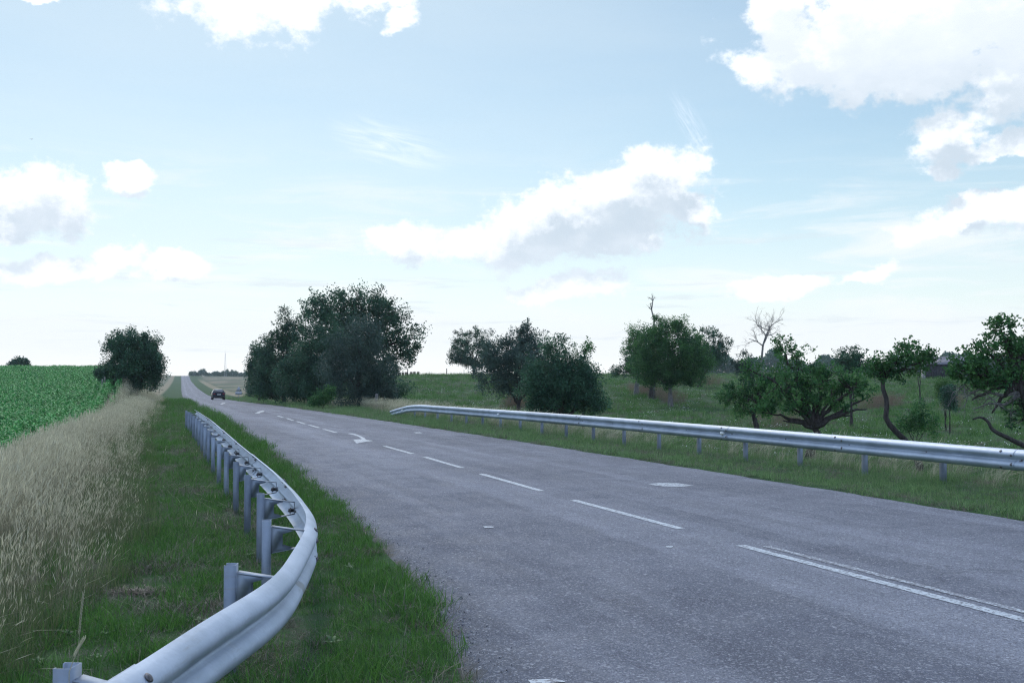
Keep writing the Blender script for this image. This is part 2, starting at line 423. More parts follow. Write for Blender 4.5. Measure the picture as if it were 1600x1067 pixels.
def mat_paint():
    m, n, b, tc = material('worn_road_paint')
    P = tc.outputs['Object']; wear = n.attr('wear')
    v = n.vor(P, 60, out='Color'); s_ = n.new('ShaderNodeSeparateColor'); n.put(s_.inputs[0], v)
    nz = n.noise(P, 14, 5, .7)
    chip = n.math('ADD', s_.outputs[0], n.math('MULTIPLY', n.math('SUBTRACT', nz, .5), 1.2))
    k = n.ramp(n.math('SUBTRACT', chip, wear), -.06, .06)
    n.put(b.inputs['Base Color'], n.mix(k, (.15, .15, .17), n.mix(n.ramp(nz, .3, .7), (.34, .37, .39), (.48, .51, .52))))
    b.inputs['Roughness'].default_value = .6
    return m
def mat_zinc(name, c1, c2, metal, r0, r1):
    m, n, b, tc = material(name)
    P = tc.outputs['Object']
    a = n.vor(P, 55, out='Color'); s_ = n.new('ShaderNodeSeparateColor'); n.put(s_.inputs[0], a)
    big = n.noise(P, 2.2, 5, .6); fi = n.noise(n.scalev(P, 3, 3, 30), 1.5, 4, .6)
    c = n.mix(n.ramp(big, .3, .7), c1, c2)
    c = n.mix(n.math('MULTIPLY', s_.outputs[0], .18), c, (.28, .31, .36))
    dirt = n.ramp(n.noise(n.scalev(P, 1, 1, 9), 1.6, 6, .65), .56, .78)
    c = n.mix(n.math('MULTIPLY', dirt, .62), c, (.24, .23, .20))
    geo = n.new('ShaderNodeNewGeometry'); q = at(457, 925, 6.85)
    dd = n.vm('SUBTRACT', geo.outputs['Position'], (q.x+.02, q.y, q.z)); dl = n.vm('LENGTH', n.scalev(dd, 1, .5, 1))
    dl = n.math('ADD', dl, n.math('MULTIPLY', n.math('SUBTRACT', n.noise(P, 14, 4, .6), .5), .07))
    c = n.mix(n.math('MULTIPLY', n.ramp(dl, .055, .075, 1, 0), .6), c, (.20, .19, .15))     # old splash of mud
    hs = n.new('ShaderNodeHueSaturation'); n.put(hs.inputs['Color'], c)
    n.put(hs.inputs['Value'], n.math('MULTIPLY_ADD', n.new('ShaderNodeObjectInfo').outputs['Random'], .26, .86)); c = hs.outputs[0]
    n.put(b.inputs['Base Color'], c); b.inputs['Metallic'].default_value = metal
    n.put(b.inputs['Roughness'], n.ramp(n.math('ADD', big, n.math('MULTIPLY', s_.outputs[1], .2)), .3, .9, r0, r1))
    n.put(b.inputs['Normal'], n.bump(fi, .08, .004))
    return m
def mat_bark(name, c1, c2):
    m, n, b, tc = material(name); P = tc.outputs['Object']
    a = n.noise(n.scalev(P, 9, 9, 2.2), 1.4, 6, .7)
    n.put(b.inputs['Base Color'], n.mix(n.ramp(a, .35, .65), c1, c2)); b.inputs['Roughness'].default_value = .95
    b.inputs['Specular IOR Level'].default_value = .15
    n.put(b.inputs['Normal'], n.bump(a, .8, .03)); return m
M = dict(ground=mat_ground(), asphalt=mat_asphalt(), paint=mat_paint(), zinc=mat_zinc('galvanised_steel', (.33, .38, .44), (.47, .52, .58), .5, .48, .64), post=mat_zinc('dull_galvanised_steel', (.15, .18, .22), (.29, .33, .38), .35, .5, .7),
  bolt=simple('weathered_bolt_steel', (.16, .15, .15), .6, .5, .3, 60),
  bark=mat_bark('dark_bark', (.030, .026, .024), (.075, .066, .060)),
  barkg=mat_bark('grey_bark', (.10, .095, .09), (.22, .205, .19)),
  leafd=leafmat('dark_leaves', (.018, .058, .036), (.066, .155, .080), .30),
  leafm=leafmat('orchard_leaves', (.018, .076, .028), (.090, .225, .062), .36),
  leafl=leafmat('young_leaves', (.045, .120, .036), (.100, .200, .055), .40),
  leafw=leafmat('greyish_willow_leaves', (.034, .068, .056), (.086, .140, .105), .32),
  turf=leafmat('turf_blades', (.018, .060, .018), (.125, .270, .052), .38, tcol=(.07, .20, .03)),
  thatch=leafmat('dead_grass_blades', (.080, .076, .055), (.24, .215, .165), .2),
  turfd=leafmat('heading_grass_blades', (.050, .115, .040), (.220, .350, .130), .35),
  olive=leafmat('olive_grass_blades', (.036, .068, .026), (.200, .240, .105), .38),
  straw=leafmat('dry_grass_stems', (.14, .130, .078), (.68, .65, .48), .48), strawb=leafmat('bleached_bent_grass', (.20, .205, .13), (.62, .60, .45), .45),
  rust=leafmat('russet_grass', (.15, .11, .08), (.28, .21, .15), .3),
  corn=leafmat('corn_leaves', (.022, .160, .040), (.120, .450, .110), .32, rough=.6),
  wood=simple('weathered_wood', (.20, .185, .17), .9, 0, .3, 8, .4),
  darkwood=simple('dark_weathered_boards', (.050, .048, .052), .9, 0, .35, 6, .4),
)

# ------------------------------------------------------------------ ground sheet
def sgrid(lo, hi, near, grow):
    r = [0.]; st = near
    while r[-1] < hi: r.append(r[-1]+st); st *= grow
    l = [0.]; st = near
    while l[-1] > lo: l.append(l[-1]-st); st *= grow
    return np.array(l[::-1][:-1]+r)
def build_ground():
    Y = np.concatenate([np.arange(-40, 0, 2.), np.arange(0, 60, .3), np.arange(60, 260, 1.2)])
    st = 1.5; y = 260.; ex = []
    while y < 5200: ex.append(y); y += st; st *= 1.035
    Y = np.concatenate([Y, ex])
    def side(n0):   # offsets outwards from a road edge
        a = list(np.arange(0, 14, .28)); s_ = .3
        while a[-1] < 4200: a.append(a[-1]+s_); s_ *= 1.065
        return np.array(a)
    S = side(0); inn = np.array([.12, .45])
    XLY = XL(Y)[:, None]; XRY = XR(Y)[:, None]; mid = (XLY+XRY)/2
    X = np.concatenate([XLY-S[::-1][None], XLY+inn[None], mid, XRY-inn[::-1][None], XRY+S[None]], 1)
    YY = np.broadcast_to(Y[:, None], X.shape)
    Z = HT(X, YY)
    a = len(S); Z[:, a:a+5] = ZR(Y)[:, None]-.09
    Z[:, a-1] -= .03; Z[:, a+5] -= .03
    nr, nc = X.shape
    V = np.stack([X, YY, Z], -1).reshape(-1, 3)
    i = np.arange(nr-1)[:, None]*nc; j = np.arange(nc-1)[None]
    Fq = np.stack([i+j, i+j+1, i+nc+j+1, i+nc+j], -1).reshape(-1, 4)
    mb = MB(); mb.add(V, Fq)
    o = mb.build('ground', M['ground'], smooth=True); tag(o, kind='structure')
    x, y = V[:, 0], V[:, 1]; vr = (x-XR(y))*.95; vl = (XL(y)-x)*.95
    near = 1-ss(y, 150, 190)
    dry = near*ss(vl, 2.2, 3.2)*(1-ss(vl, VB(y)+1, VB(y)+2))*.55
    dry = np.maximum(dry, ss(y, 100, 140)*ss(vr, 4.2, 5.2)*(1-ss(vr, 7, 9))*(1-ss(y, 600, 800))*.9)
    dry = np.maximum(dry, ss(y, 150, 180)*ss(vl, 4.2, 5.2)*(1-ss(vl, 7, 9))*.9)
    dry = np.maximum(dry, ss(y, 195, 215)*ss(x, -40, 0)*.6)
    soil = ss(y, 150, 230)*np.maximum(ss(vr, 7, 10), ss(vl, 7, 10))*(1-ss(x, -40, 40)*.5)
    soil = np.maximum(soil, ss(vl, VB(y)-.4, VB(y)+.8)*near*.8)
    for nm, ar in (('dry', dry), ('field_soil', soil)):
        at_ = o.data.attributes.new(nm, 'FLOAT', 'POINT'); at_.data.foreach_set('value', ar.astype(np.float32))
    return o
build_ground()

# ------------------------------------------------------------------ road
def build_road():
    Y = np.concatenate([np.arange(-30, 60, .25), np.arange(60, 260, 1.), np.arange(260, 1200, 4.)])
    T = np.array([0, .02, .05, .15, .3, .45, .55, .7, .85, .95, .98, 1])
    rag = .05*np.sin(Y*2.3)+.04*np.sin(Y*5.1+1)+.03*np.sin(Y*11.7)+.02*np.sin(Y*.7)
    L = XL(Y)+rag*.7; Rr = XR(Y)+.6*(.05*np.sin(Y*1.9+2)+.04*np.sin(Y*4.7)+.02*np.sin(Y*9.1))
    X = L[:, None]+(Rr-L)[:, None]*T[None]; YY = np.broadcast_to(Y[:, None], X.shape)
    Z = ZR(Y)[:, None]+np.zeros_like(X)
    Z[:, 0] -= .05; Z[:, -1] -= .05
    nr, nc = X.shape
    i = np.arange(nr-1)[:, None]*nc; j = np.arange(nc-1)[None]
    mb = MB(); mb.add(np.stack([X, YY, Z], -1).reshape(-1, 3), np.stack([i+j, i+j+1, i+nc+j+1, i+nc+j], -1).reshape(-1, 4))
    o = mb.build('road', M['asphalt'], smooth=True); tag(o, kind='structure')
    eL = ((X-L[:, None])*.95).ravel(); eR = ((Rr[:, None]-X)*.95).ravel()
    for nm, ar in (('edge_left', eL), ('edge_right', eR), ('along', YY.ravel()*1.05), ('across', eL)):
        at_ = o.data.attributes.new(nm, 'FLOAT', 'POINT'); at_.data.foreach_set('value', ar.astype(np.float32))
    return o
road = build_road()
def marking(name, poly, wear, dz=.004):
    mb = MB(); v = [(p[0], p[1], float(ZR(p[1]))+dz) for p in poly]
    mb.add(v, [tuple(range(len(v)))])
    o = mb.build(name, M['paint'], road)
    a = o.data.attributes.new('wear', 'FLOAT', 'POINT'); a.data.foreach_set('value', np.full(len(v), wear, np.float32))
    return o
def dash(p, q, wd=.11, wear=.05, off=0.):
    p = np.array(p, float); q = np.array(q, float); t = (q-p)/np.linalg.norm(q-p); nn = np.array((t[1], -t[0]))
    k = max(2, int(np.linalg.norm(q-p)/.25)); L = []; Rr = []
    for i in range(k+1):
        c = p+(q-p)*i/k+nn*off
        L.append(c-nn*(wd/2+rng.normal(0, .003))); Rr.append(c+nn*(wd/2+rng.normal(0, .003)))
    return marking('lane_dash', Rr+L[::-1], wear)
ends = [((1157,852),(1600,968.5)),((896,781.5),(1064,826)),((752,740.5),(846,767)),((664,714),(722,731)),((601,697),(645,709)),
        ((505.6,670.4),(525.8,676)),((482.4,663.8),(498.6,668.4)),((463.6,658.3),(476.8,662.3)),((447.9,653.6),(458.4,657)),((434,649.6),(442,652))]
for i, (a, b) in enumerate(ends):
    p, q = road_hit(*a), road_hit(*b)
    if i == 0:
        q = q+(q-p)/np.linalg.norm(q-p)*3.0
        dash(p+(q-p)*.02, q, .09, .70, .17 if p[1] > q[1] and False else -.21)
    dash(p, q, .115, .24 if i < 3 else .30)
def poly_px(name, pts, wear):
    return marking(name, [road_hit(x, y) for x, y in pts], wear, .005)
ar = [(590,445),(605,441),(625,440),(655,446),(682,455),(712,468),(738,482),(755,497),(820,507),(745,516),(670,530),(655,515),(640,497),(680,494),(715,493),(700,478),(680,466),(640,453)]
AR1 = [(440+x/5.714, 600+y/5.714) for x, y in ar]
poly_px('merge_arrow', AR1, .30)
poly_px('merge_arrow', [(398,645.6),(404,643),(410,641.3),(413,641.6),(412.5,643.2),(405,645),(407,646)], .42)
poly_px('merge_arrow', [(344,631.2),(347,629.6),(351,629),(352,629.6),(349,631),(347,632)], .5)
for pts, wr in (([(1012,757),(1030,754.5),(1060,755),(1085,759),(1060,761),(1035,760)], .45), ([(755,822.5),(770,823),(772,825),(757,824.8)], .3),
                ([(825,1063),(870,1061),(885,1066),(830,1069)], .35), ([(1040,853.5),(1052,853.5),(1050,856),(1042,856)], .4),
                ([(646,675.6),(656,675.2),(660,676.6),(650,677)], .45)):
    poly_px('paint_patch', pts, wr)

# ------------------------------------------------------------------ guard rails
PROF = [(float(max(.083*abs(math.sin(2*math.pi*z/.31))**.72, .020*math.exp(-((z-.155)/.02)**2))), float(z)) for z in np.linspace(0, .31, 33)]
def curve_pts(P, step=.1):
    P = np.array(P, float); d = np.concatenate([[0], np.cumsum(np.linalg.norm(np.diff(P[:, :2], axis=0), axis=1))])
    fs = [spline(d, P[:, k]) for k in range(P.shape[1])]
    return (lambda s_: np.stack([f(s_) for f in fs], -1)), d[-1]
def beam(cf, s0, s1, side, out=0., grow=0.):
    """a W section swept along the curve cf(s) -> x, y, z of the lower back edge; side=+1: face on the right hand"""
    s_ = np.linspace(s0, s1, max(3, int((s1-s0)/.12)+1)); P = cf(s_)
    T = (cf(s_+.01)-cf(s_-.01))[:, :2]; T /= np.linalg.norm(T, axis=1)[:, None]
    Nn = np.stack([T[:, 1], -T[:, 0]], 1)*side
    pr = np.array(PROF); tk = .004
    tg = np.gradient(pr, axis=0); tg /= np.linalg.norm(tg, axis=1)[:, None]
    nn = np.stack([tg[:, 1], -tg[:, 0]], 1)
    loop = np.concatenate([pr, (pr-nn*tk)[::-1]]); loop = loop+np.array((out, 0)); k = len(loop)
    V = np.zeros((len(s_), k, 3))
    V[:, :, 0] = P[:, None, 0]+Nn[:, None, 0]*loop[None, :, 0]; V[:, :, 1] = P[:, None, 1]+Nn[:, None, 1]*loop[None, :, 0]
    V[:, :, 2] = P[:, None, 2]+loop[None, :, 1]
    i = np.arange(len(s_)-1)[:, None]*k; j = np.arange(k)[None]; j2 = (j+1) % k
    f = np.stack([i+j, i+j2, i+k+j2, i+k+j], -1).reshape(-1, 4)
    if side < 0: f = f[:, ::-1]
    mb = MB(); mb.add(V.reshape(-1, 3), f)
    mb.Fq.append(np.array([list(range(k))])); mb.Fq.append(np.array([[(len(s_)-1)*k+q for q in range(k)][::-1]])); mb.T.append(np.full(2, .5))
    return mb
def frame_at(cf, s, side):
    p = cf(np.array([s]))[0]; t = (cf(np.array([s+.02]))-cf(np.array([s-.02])))[0][:2]; t /= np.linalg.norm(t)
    n_ = np.array((t[1], -t[0]))*side
    return p, np.array((t[0], t[1], 0)), np.array((n_[0], n_[1], 0))
def smoothshade(o, ang=35):
    me = o.data; me.polygons.foreach_set('use_smooth', np.ones(len(me.polygons), bool)); me.set_sharp_from_angle(angle=R(ang))
def post_mb(p, t, n_, top, gz, off=.30):
    """C-section post standing behind the rail"""
    c = np.array((p[0], p[1], 0))-n_*off; hw, hd, tk, lip = .030, .050, .005, .018
    # outline in (t, n) plane: C section, web towards the rail, lips at the back
    hw, hd = .048, .034
    pts = [(-hw,hd),(-hw,-hd),(-hw+lip,-hd),(-hw+lip,-hd+tk),(-hw+tk,-hd+tk),(-hw+tk,hd-tk),(hw-tk,hd-tk),(hw-tk,-hd+tk),(hw-lip,-hd+tk),(hw-lip,-hd),(hw,-hd),(hw,hd)]
    mb = MB(); b = [c+t*a+n_*d+np.array((0, 0, gz-.25)) for a, d in pts][::-1]; mb.prism(b, (0, 0, 1), top-gz+.25)
    return mb
def bracket_mb(p, t, n_, zt, off=.30):
    """bent steel spacer: web on the post, two flanges that taper to the rail"""
    mb = MB(); o = np.array((p[0], p[1], 0)); up = np.array((0, 0, 1.))
    zb = zt-.20; A = o-n_*(off-.036); B = o+n_*.018
    mb.prism([A+t*-.045+up*zb, A+t*.045+up*zb, A+t*.045+up*zt, A+t*-.045+up*zt], n_, .005)
    for z0, z1 in ((zt, zt-.045), (zb, zb+.045)):
        mb.prism([A+n_*.006+t*-.045+up*z0, A+n_*.006+t*.045+up*z0, B+t*.030+up*z1, B-t*.030+up*z1], (0, 0, 1), .005)
    for sgn in (-1, 1):     # side webs, cut on a slant, open towards the rail
        q = t*.043*sgn; e = t*.036*sgn
        mb.prism([A+n_*.006+q+up*(zb+.006), A+n_*.17+e+up*(zb+.030), A+n_*.085+q*.95+up*(zb+.055), A+n_*.085+q*.95+up*(zt-.055), A+n_*.17+e+up*(zt-.032), A+n_*.006+q+up*(zt-.002)], t, .004)
    mb.prism([B+t*-.024+up*(zt-.145), B+t*.024+up*(zt-.145), B+t*.024+up*(zt-.052), B-t*.024+up*(zt-.052)], -n_, .005)
    return mb
def bolt_mesh(name, r, grip):
    mb = MB(); mb.lathe((0, 0, 0), (0, 0, 1), [(-grip-.026, r*.5), (-grip-.012, r*.5), (-grip-.012, r*1.15), (-grip, r*1.15), (-grip, r*.6), (-.002, r*.6), (-.002, r), (.003, r), (.006, r*.75), (.009, r*.2)], 12)
    return mb.mesh(name, M['bolt'], smooth=False)
BOLT = bolt_mesh('bolt', .021, .012); BOLT_LONG = bolt_mesh('bolt', .017, .045)
def put_bolt(par, c, nv, me=BOLT):
    o = bpy.data.objects.new('bolt', me); col.objects.link(o); o.parent = par
    o.location = c; o.rotation_euler = Vector(nv).to_track_quat('Z', 'Y').to_euler()
def guard_rail(root, cf, side, joints, posts, ptop, off0=.30):
    """joints: arc lengths of the splices; posts: arc lengths of the posts"""
    for a, (s0, s1) in enumerate(zip(joints[:-1], joints[1:])):
        o = beam(cf, s0, s1+(.30 if s1 < joints[-1] else 0), side, out=.009*(a % 2)).build('rail_beam', M['zinc'], root); smoothshade(o, 60)
        ou = .010
        if cf(np.array([s0]))[0][1] < 32:
            for ds in (-.11, .10):
                for zz, oo in ((.272, .068), (.222, .083), (.038, .068), (.088, .083)):
                    if (ds > 0) == (zz in (.272, .038)) and s0+.15+ds > 0:
                        pp, tt, n2 = frame_at(cf, s0+.15+ds, side)
                        nv = n2+np.array((0, 0, .9 if zz == .272 else (-.9 if zz == .038 else -.1))); nv /= np.linalg.norm(nv)
                        put_bolt(o, pp+n2*(oo+ou)+np.array((0, 0, zz))+nv*.001, nv)
    for s_ in posts:
        off = off0 if s_ == posts[0] else .30
        p, t, n_ = frame_at(cf, s_, side); c = p-n_*off; gz = H(c[0], c[1])
        zt = p[2]+.31-.045
        po = post_mb(p, t, n_, zt+.045+ptop, gz, off).build('post', M['post'], root)
        bracket_mb(p, t, n_, zt, off).build('spacer_bracket', M['post'], po)
        if p[1] < 32: put_bolt(po, p+n_*.030+np.array((0, 0, .155)), n_, BOLT_LONG)
        if p[1] < 20: put_bolt(po, p+n_*.028+t*.032+np.array((0, 0, .135)), n_, BOLT_LONG)

# left rail: curves away from the camera, then follows the verge
LR = [(1.5,-2.15),(2.4,-1.72),(3.2,-1.53),(3.97,-1.44),(4.94,-1.37),(6.08,-1.29),(7.0,-1.36),(8.66,-1.58),(10.1,-1.95),(12.5,-2.68),(15.7,-3.72),(20,-5.12),(27.4,-7.5),(33,-9.35),(38.2,-11.1)]
gzr = lambda y: float(ZR(y))-.04
cfL, LL = curve_pts([(x-.05, y, gzr(y)+.335) for y, x in LR])
# arc length where Y = given
def s_at(cf, L, y0):
    s_ = np.linspace(0, L, 4000); return float(s_[np.argmin(abs(cf(s_)[:, 1]-y0))])
gl = empty('guard_rail', (-1.5, 6.5, H(-1.5, 6.5)), 'galvanised guard rail on the left verge, curving through the foreground', 'guard rail')
def to_local(root):
    for o in [c for c in bpy.data.objects if c.parent == root]:
        o.location = -Vector(root.location)
s8 = s_at(cfL, LL, 7.95)
jl = [s8+4*k for k in range(-2, 9) if 0 <= s8+4*k <= LL-1]; 
if jl[0] > .6: jl = [0.0]+jl
jl = jl+[LL]
sp0 = s_at(cfL, LL, 6.5)
pl = [sp0+2*k for k in range(-3, 30) if .1 <= sp0+2*k <= LL-.2]
pl[pl.index(sp0)-1] = s_at(cfL, LL, 4.2); pl = pl[pl.index(sp0)-1:]
guard_rail(gl, cfL, 1, jl, pl, .004, .24); to_local(gl)

# right rail: straight, its far end ramps down into the verge
def RV(y): return 13.2-.364*y-.05
RP = [(12, 0), (16, 0), (20, 0), (26, 0), (32, -.01), (38, -.03), (44, -.05), (47.5, -.07), (49, -.13), (50.5, -.24), (52, -.36), (53.2, -.47)]
cfR, LRn = curve_pts([(RV(y)+(max(0, y-48)*.05), y, float(ZR(y))+.345+dz) for y, dz in RP])
gr = empty('guard_rail', (RV(20), 20, H(RV(20), 20)), 'straight galvanised guard rail along the right verge, its far end ramping down into the grass', 'guard rail')
s_p = s_at(cfR, LRn, 19.5); pr_ = [s_p+1.97*k for k in range(-5, 30) if .3 < s_p+1.97*k < LRn-2.5]
jr = [s_p+3.94*k+.1 for k in range(-3, 14) if .3 < s_p+3.94*k+.1 < LRn-3]; jr = [0.]+jr+[LRn-.3]
guard_rail(gr, cfR, -1, jr, pr_, -.02)
mref = simple('white_reflector', (.80, .80, .76), .35)
for px in (1131, 781, 626):
    yy = None
    for y in np.arange(14, 52, .05):
        if abs(800+F*RV(y)/y-px) < 1.5: yy = y; break
    if yy:
        s_ = s_at(cfR, LRn, yy); p, t, n_ = frame_at(cfR, s_, -1); c = p+n_*.03+np.array((0, 0, .155))
        mb = MB(); mb.prism([c-t*.05-n_*.0, c+t*.05, c+t*.022+n_*.085, c-t*.022+n_*.085], (0, 0, 1), .06)
        mb.V = [v-np.array((0, 0, .03)) for v in mb.V]
        mb.build('reflector', mref, gr)
to_local(gr)

# ------------------------------------------------------------------ grass: instanced clumps (uncountable)
def hidden_collection(name, objs):
    c = bpy.data.collections.new(name)
    for o in objs: c.objects.link(o)
    return c
def blades(n, rad, h0, h1, wd, lean, seed, bend=.5, segs=3, tint=None):
    r = np.random.default_rng(seed); mb = MB()
    ang = r.uniform(0, 2*np.pi, n); rr = rad*np.sqrt(r.uniform(0, 1, n)); h = r.uniform(h0, h1, n)*(1-.3*rr/rad)
    fa = r.uniform(0, 2*np.pi, n); ln = np.abs(r.normal(0, lean, n)); la = r.uniform(0, 2*np.pi, n)
    base = np.stack([rr*np.cos(ang), rr*np.sin(ang), np.full(n, -.01)], 1)
    wv = np.stack([np.cos(fa), np.sin(fa), np.zeros(n)], 1); ld = np.stack([np.cos(la), np.sin(la), np.zeros(n)], 1)
    V = []
    for k in range(segs+1):
        t = k/segs; c = base+ld*(ln*h*(t*(1-bend)+bend*t*t))[:, None]+np.array((0, 0, 1))*(h*(t-.25*np.minimum(ln, 1.2)*t*t))[:, None]
        ww = wd*(1-.92*t**1.4)/2
        V += [c-wv*ww, c+wv*ww]
    V = np.stack(V, 1).reshape(-1, 3); m = 2*(segs+1)
    i = np.arange(n)[:, None]*m; k = np.arange(segs)[None]*2
    f = np.stack([i+k, i+k+1, i+k+3, i+k+2], -1).reshape(-1, 4)
    tt = np.repeat(np.clip(r.normal(.5, .28, n), 0, 1), segs)
    mb.add(V, f, tt); return mb
def stalks(n, rad, h0, h1, seed, head=(.12, .009), lean=.22, wd=.003, leaves=True, dirn=(.5, -.1)):
    """tall dry grass: stems that nod one way, feathery seed heads, a few dry leaves"""
    r = np.random.default_rng(seed); mb = MB()
    for _ in range(n):
        a = r.uniform(0, 2*np.pi); q = rad*math.sqrt(r.uniform()); h = r.uniform(h0, h1)
        ld = np.array((dirn[0]+r.normal(0, .5), dirn[1]+r.normal(0, .5), 0)); ln = abs(r.normal(lean, lean*.5))
        b = np.array((q*math.cos(a), q*math.sin(a), -.02)); fa = r.uniform(0, np.pi)
        def pt(t): return b+ld*(ln*h*t**2.2)+np.array((0, 0, h*(t-.12*ln*t*t)))
        wv = np.array((math.cos(fa), math.sin(fa), 0)); V = []; K = 4
        for k in range(K+1): c = pt(k/K); ww = wd/2*(1-.5*k/K); V += [c-wv*ww, c+wv*ww]
        ti = float(np.clip(r.normal(.32, .20), 0, 1))
        mb.add(V, np.array([(2*k, 2*k+1, 2*k+3, 2*k+2) for k in range(K)]), ti)
        hl = head[0]*r.uniform(.6, 1.3)/h; hw = head[1]*r.uniform(.6, 1.3)
        for wv2 in (wv, np.array((-wv[1], wv[0], 0))):
            V = []
            for k, s_ in enumerate((.15, .9, 1., .65, .1)): c = pt(1-hl*.3+hl*k/4*1.0); V += [c-wv2*hw*s_/2, c+wv2*hw*s_/2]
            mb.add(V, np.array([(2*k, 2*k+1, 2*k+3, 2*k+2) for k in range(4)]), min(1, ti+.48))  # heads are pale anyway, tint lifted further to paint in a backlit glow
        if leaves and r.uniform() < .7:
            s0 = r.uniform(.05, .5); L = r.uniform(.12, .3); d = np.array((r.normal(), r.normal(), 0)); d /= np.linalg.norm(d)
            wv3 = np.array((-d[1], d[0], 0)); V = []
            for k in range(4): t = k/3; c = pt(s0)+d*L*t*.7+np.array((0, 0, L*(t*.8-t*t*.7))); V += [c-wv3*.003*(1-.8*t), c+wv3*.003*(1-.8*t)]
            mb.add(V, np.array([(2*k, 2*k+1, 2*k+3, 2*k+2) for k in range(3)]), max(0, ti-.2))
    return mb
def variants(name, mbs, mat):
    obs = []
    for mb in mbs:
        me = mb.mesh(name, mat, tint=True); obs.append(bpy.data.objects.new(name, me))
    return obs
def scatter(name, pts, scl, idx, coll, label=None, tilt=.0, rot=None):
    n = len(pts)
    me = bpy.data.meshes.new(name); me.vertices.add(n); me.vertices.foreach_set('co', np.asarray(pts, np.float32).ravel())
    r = np.stack([rng.normal(0, tilt+1e-6, n), rng.normal(0, tilt+1e-6, n), rng.uniform(0, 2*np.pi, n) if rot is None else rng.normal(rot, .25, n)], 1)
    for nm, ty, dat in (('rot', 'FLOAT_VECTOR', r), ('scl', 'FLOAT', scl), ('idx', 'INT', idx)):
        a = me.attributes.new(nm, ty, 'POINT')
        a.data.foreach_set('vector' if ty == 'FLOAT_VECTOR' else 'value', np.asarray(dat, np.int32 if ty == 'INT' else np.float32).ravel())
    o = bpy.data.objects.new(name, me); col.objects.link(o); tag(o, label, None, None, 'stuff')
    g = bpy.data.node_groups.new(name, 'GeometryNodeTree'); g.is_modifier = True
    g.interface.new_socket('Geometry', in_out='INPUT', socket_type='NodeSocketGeometry'); g.interface.new_socket('Geometry', in_out='OUTPUT', socket_type='NodeSocketGeometry')
    gi = g.nodes.new('NodeGroupInput'); go = g.nodes.new('NodeGroupOutput'); ip = g.nodes.new('GeometryNodeInstanceOnPoints')
    ci = g.nodes.new('GeometryNodeCollectionInfo'); ci.inputs['Collection'].default_value = coll
    ci.inputs['Separate Children'].default_value = True; ci.inputs['Reset Children'].default_value = True
    def na(nm, ty):
        q = g.nodes.new('GeometryNodeInputNamedAttribute'); q.data_type = ty; q.inputs[0].default_value = nm; return q.outputs[0]
    L = g.links.new
    L(gi.outputs[0], ip.inputs['Points']); L(ci.outputs[0], ip.inputs['Instance']); ip.inputs['Pick Instance'].default_value = True
    L(na('idx', 'INT'), ip.inputs['Instance Index']); L(na('scl', 'FLOAT'), ip.inputs['Scale'])
    e2r = g.nodes.new('FunctionNodeEulerToRotation'); L(na('rot', 'FLOAT_VECTOR'), e2r.inputs[0]); L(e2r.outputs[0], ip.inputs['Rotation'])
    L(ip.outputs[0], go.inputs[0])
    md = o.modifiers.new('scatter', 'NODES'); md.node_group = g
    return o
def sample_band(y0, y1, dens, side, v0, v1):
    """points in a band beside the road; v0..v1 = distance out from the edge (callable or number)"""
    f = lambda v, y: v(y) if callable(v) else v
    Yg = np.linspace(y0, y1, 400); dy = (y1-y0)/400; wdt = np.maximum(0, [f(v1, y)-f(v0, y) for y in Yg])/.95
    dn = np.array([dens(y) for y in Yg])*wdt*dy; N_ = rng.poisson(dn); Y = np.repeat(Yg, N_)+rng.uniform(0, dy, N_.sum())
    a = np.array([f(v0, y) for y in Yg]); b = np.array([f(v1, y) for y in Yg])
    v = np.repeat(a, N_)+rng.uniform(0, 1, len(Y))*np.repeat(b-a, N_)
    X = XL(Y)-v/.95 if side < 0 else XR(Y)+v/.95
    return X, Y, v
def vis(X, Y, m=.03):
    return (np.abs(X/Y) < 800/F+m+.5/Y)
def fbm(X, Y, s):
    return (np.sin(X*s*1.1+1.3*np.sin(Y*s*.7))+np.sin(Y*s*1.3+1.7*np.sin(X*s*.9+2))+.6*np.sin(X*s*2.7+Y*s*2.1)+.5*np.sin(X*s*4.3-Y*s*3.9+1))/3.1

turfC = hidden_collection('turf_clumps', variants('a_turf_clump', [blades(62, .16, .04, .17, .0052, .75, k) for k in range(5)], M['turf'])
   + variants('b_thatch_clump', [blades(60, .16, .02, .10, .0042, 1.5, 40+k) for k in range(2)], M['thatch']))
turfR = hidden_collection('verge_clumps', variants('a_verge_clump', [blades(62, .16, .04, .15, .0052, .8, 60+k) for k in range(5)], M['turfd'])
   + variants('b_thatch_clump', [blades(60, .16, .02, .10, .0042, 1.5, 80+k) for k in range(2)], M['thatch']))
def turf(name, X, Y, big, coll=None, label=None, th=.34):
    Z = HT(X, Y); n = len(X)
    p = .6*fbm(X, Y, 1.1)+.5*fbm(X+3, Y*1.3, 3.7)
    idx = np.where(rng.uniform(0, 1, n) < np.clip(th-.65*p, .04, .92), 5+rng.integers(0, 2, n), rng.integers(0, 5, n))
    s = big*(1+.35*fbm(X+7, Y, 1.9))*rng.uniform(.7, 1.3, n)
    o = scatter(name, np.stack([X, Y, Z], 1), s, idx, coll or turfC, label, .16); return o
ld = lambda y: np.interp(y, [2, 9, 16, 30, 60, 120], [75, 60, 36, 16, 5, 1.5])
bd = lambda y: np.interp(y, [2, 9, 16, 30, 60, 120], [1, 1.05, 1.15, 1.5, 2.2, 3.5])
X, Y, v = sample_band(2.5, 150, ld, -1, -.02, 4.6); k = vis(X, Y); X, Y, v = X[k], Y[k], v[k]
turf('verge_grass', X, Y, bd(Y), label='short mown green grass on the left verge', th=np.where((XL(Y)-X) > .9, .56, .24))
X, Y, v = sample_band(10, 180, ld, 1, -.03, 4.0); k = vis(X, Y); X, Y, v = X[k], Y[k], v[k]
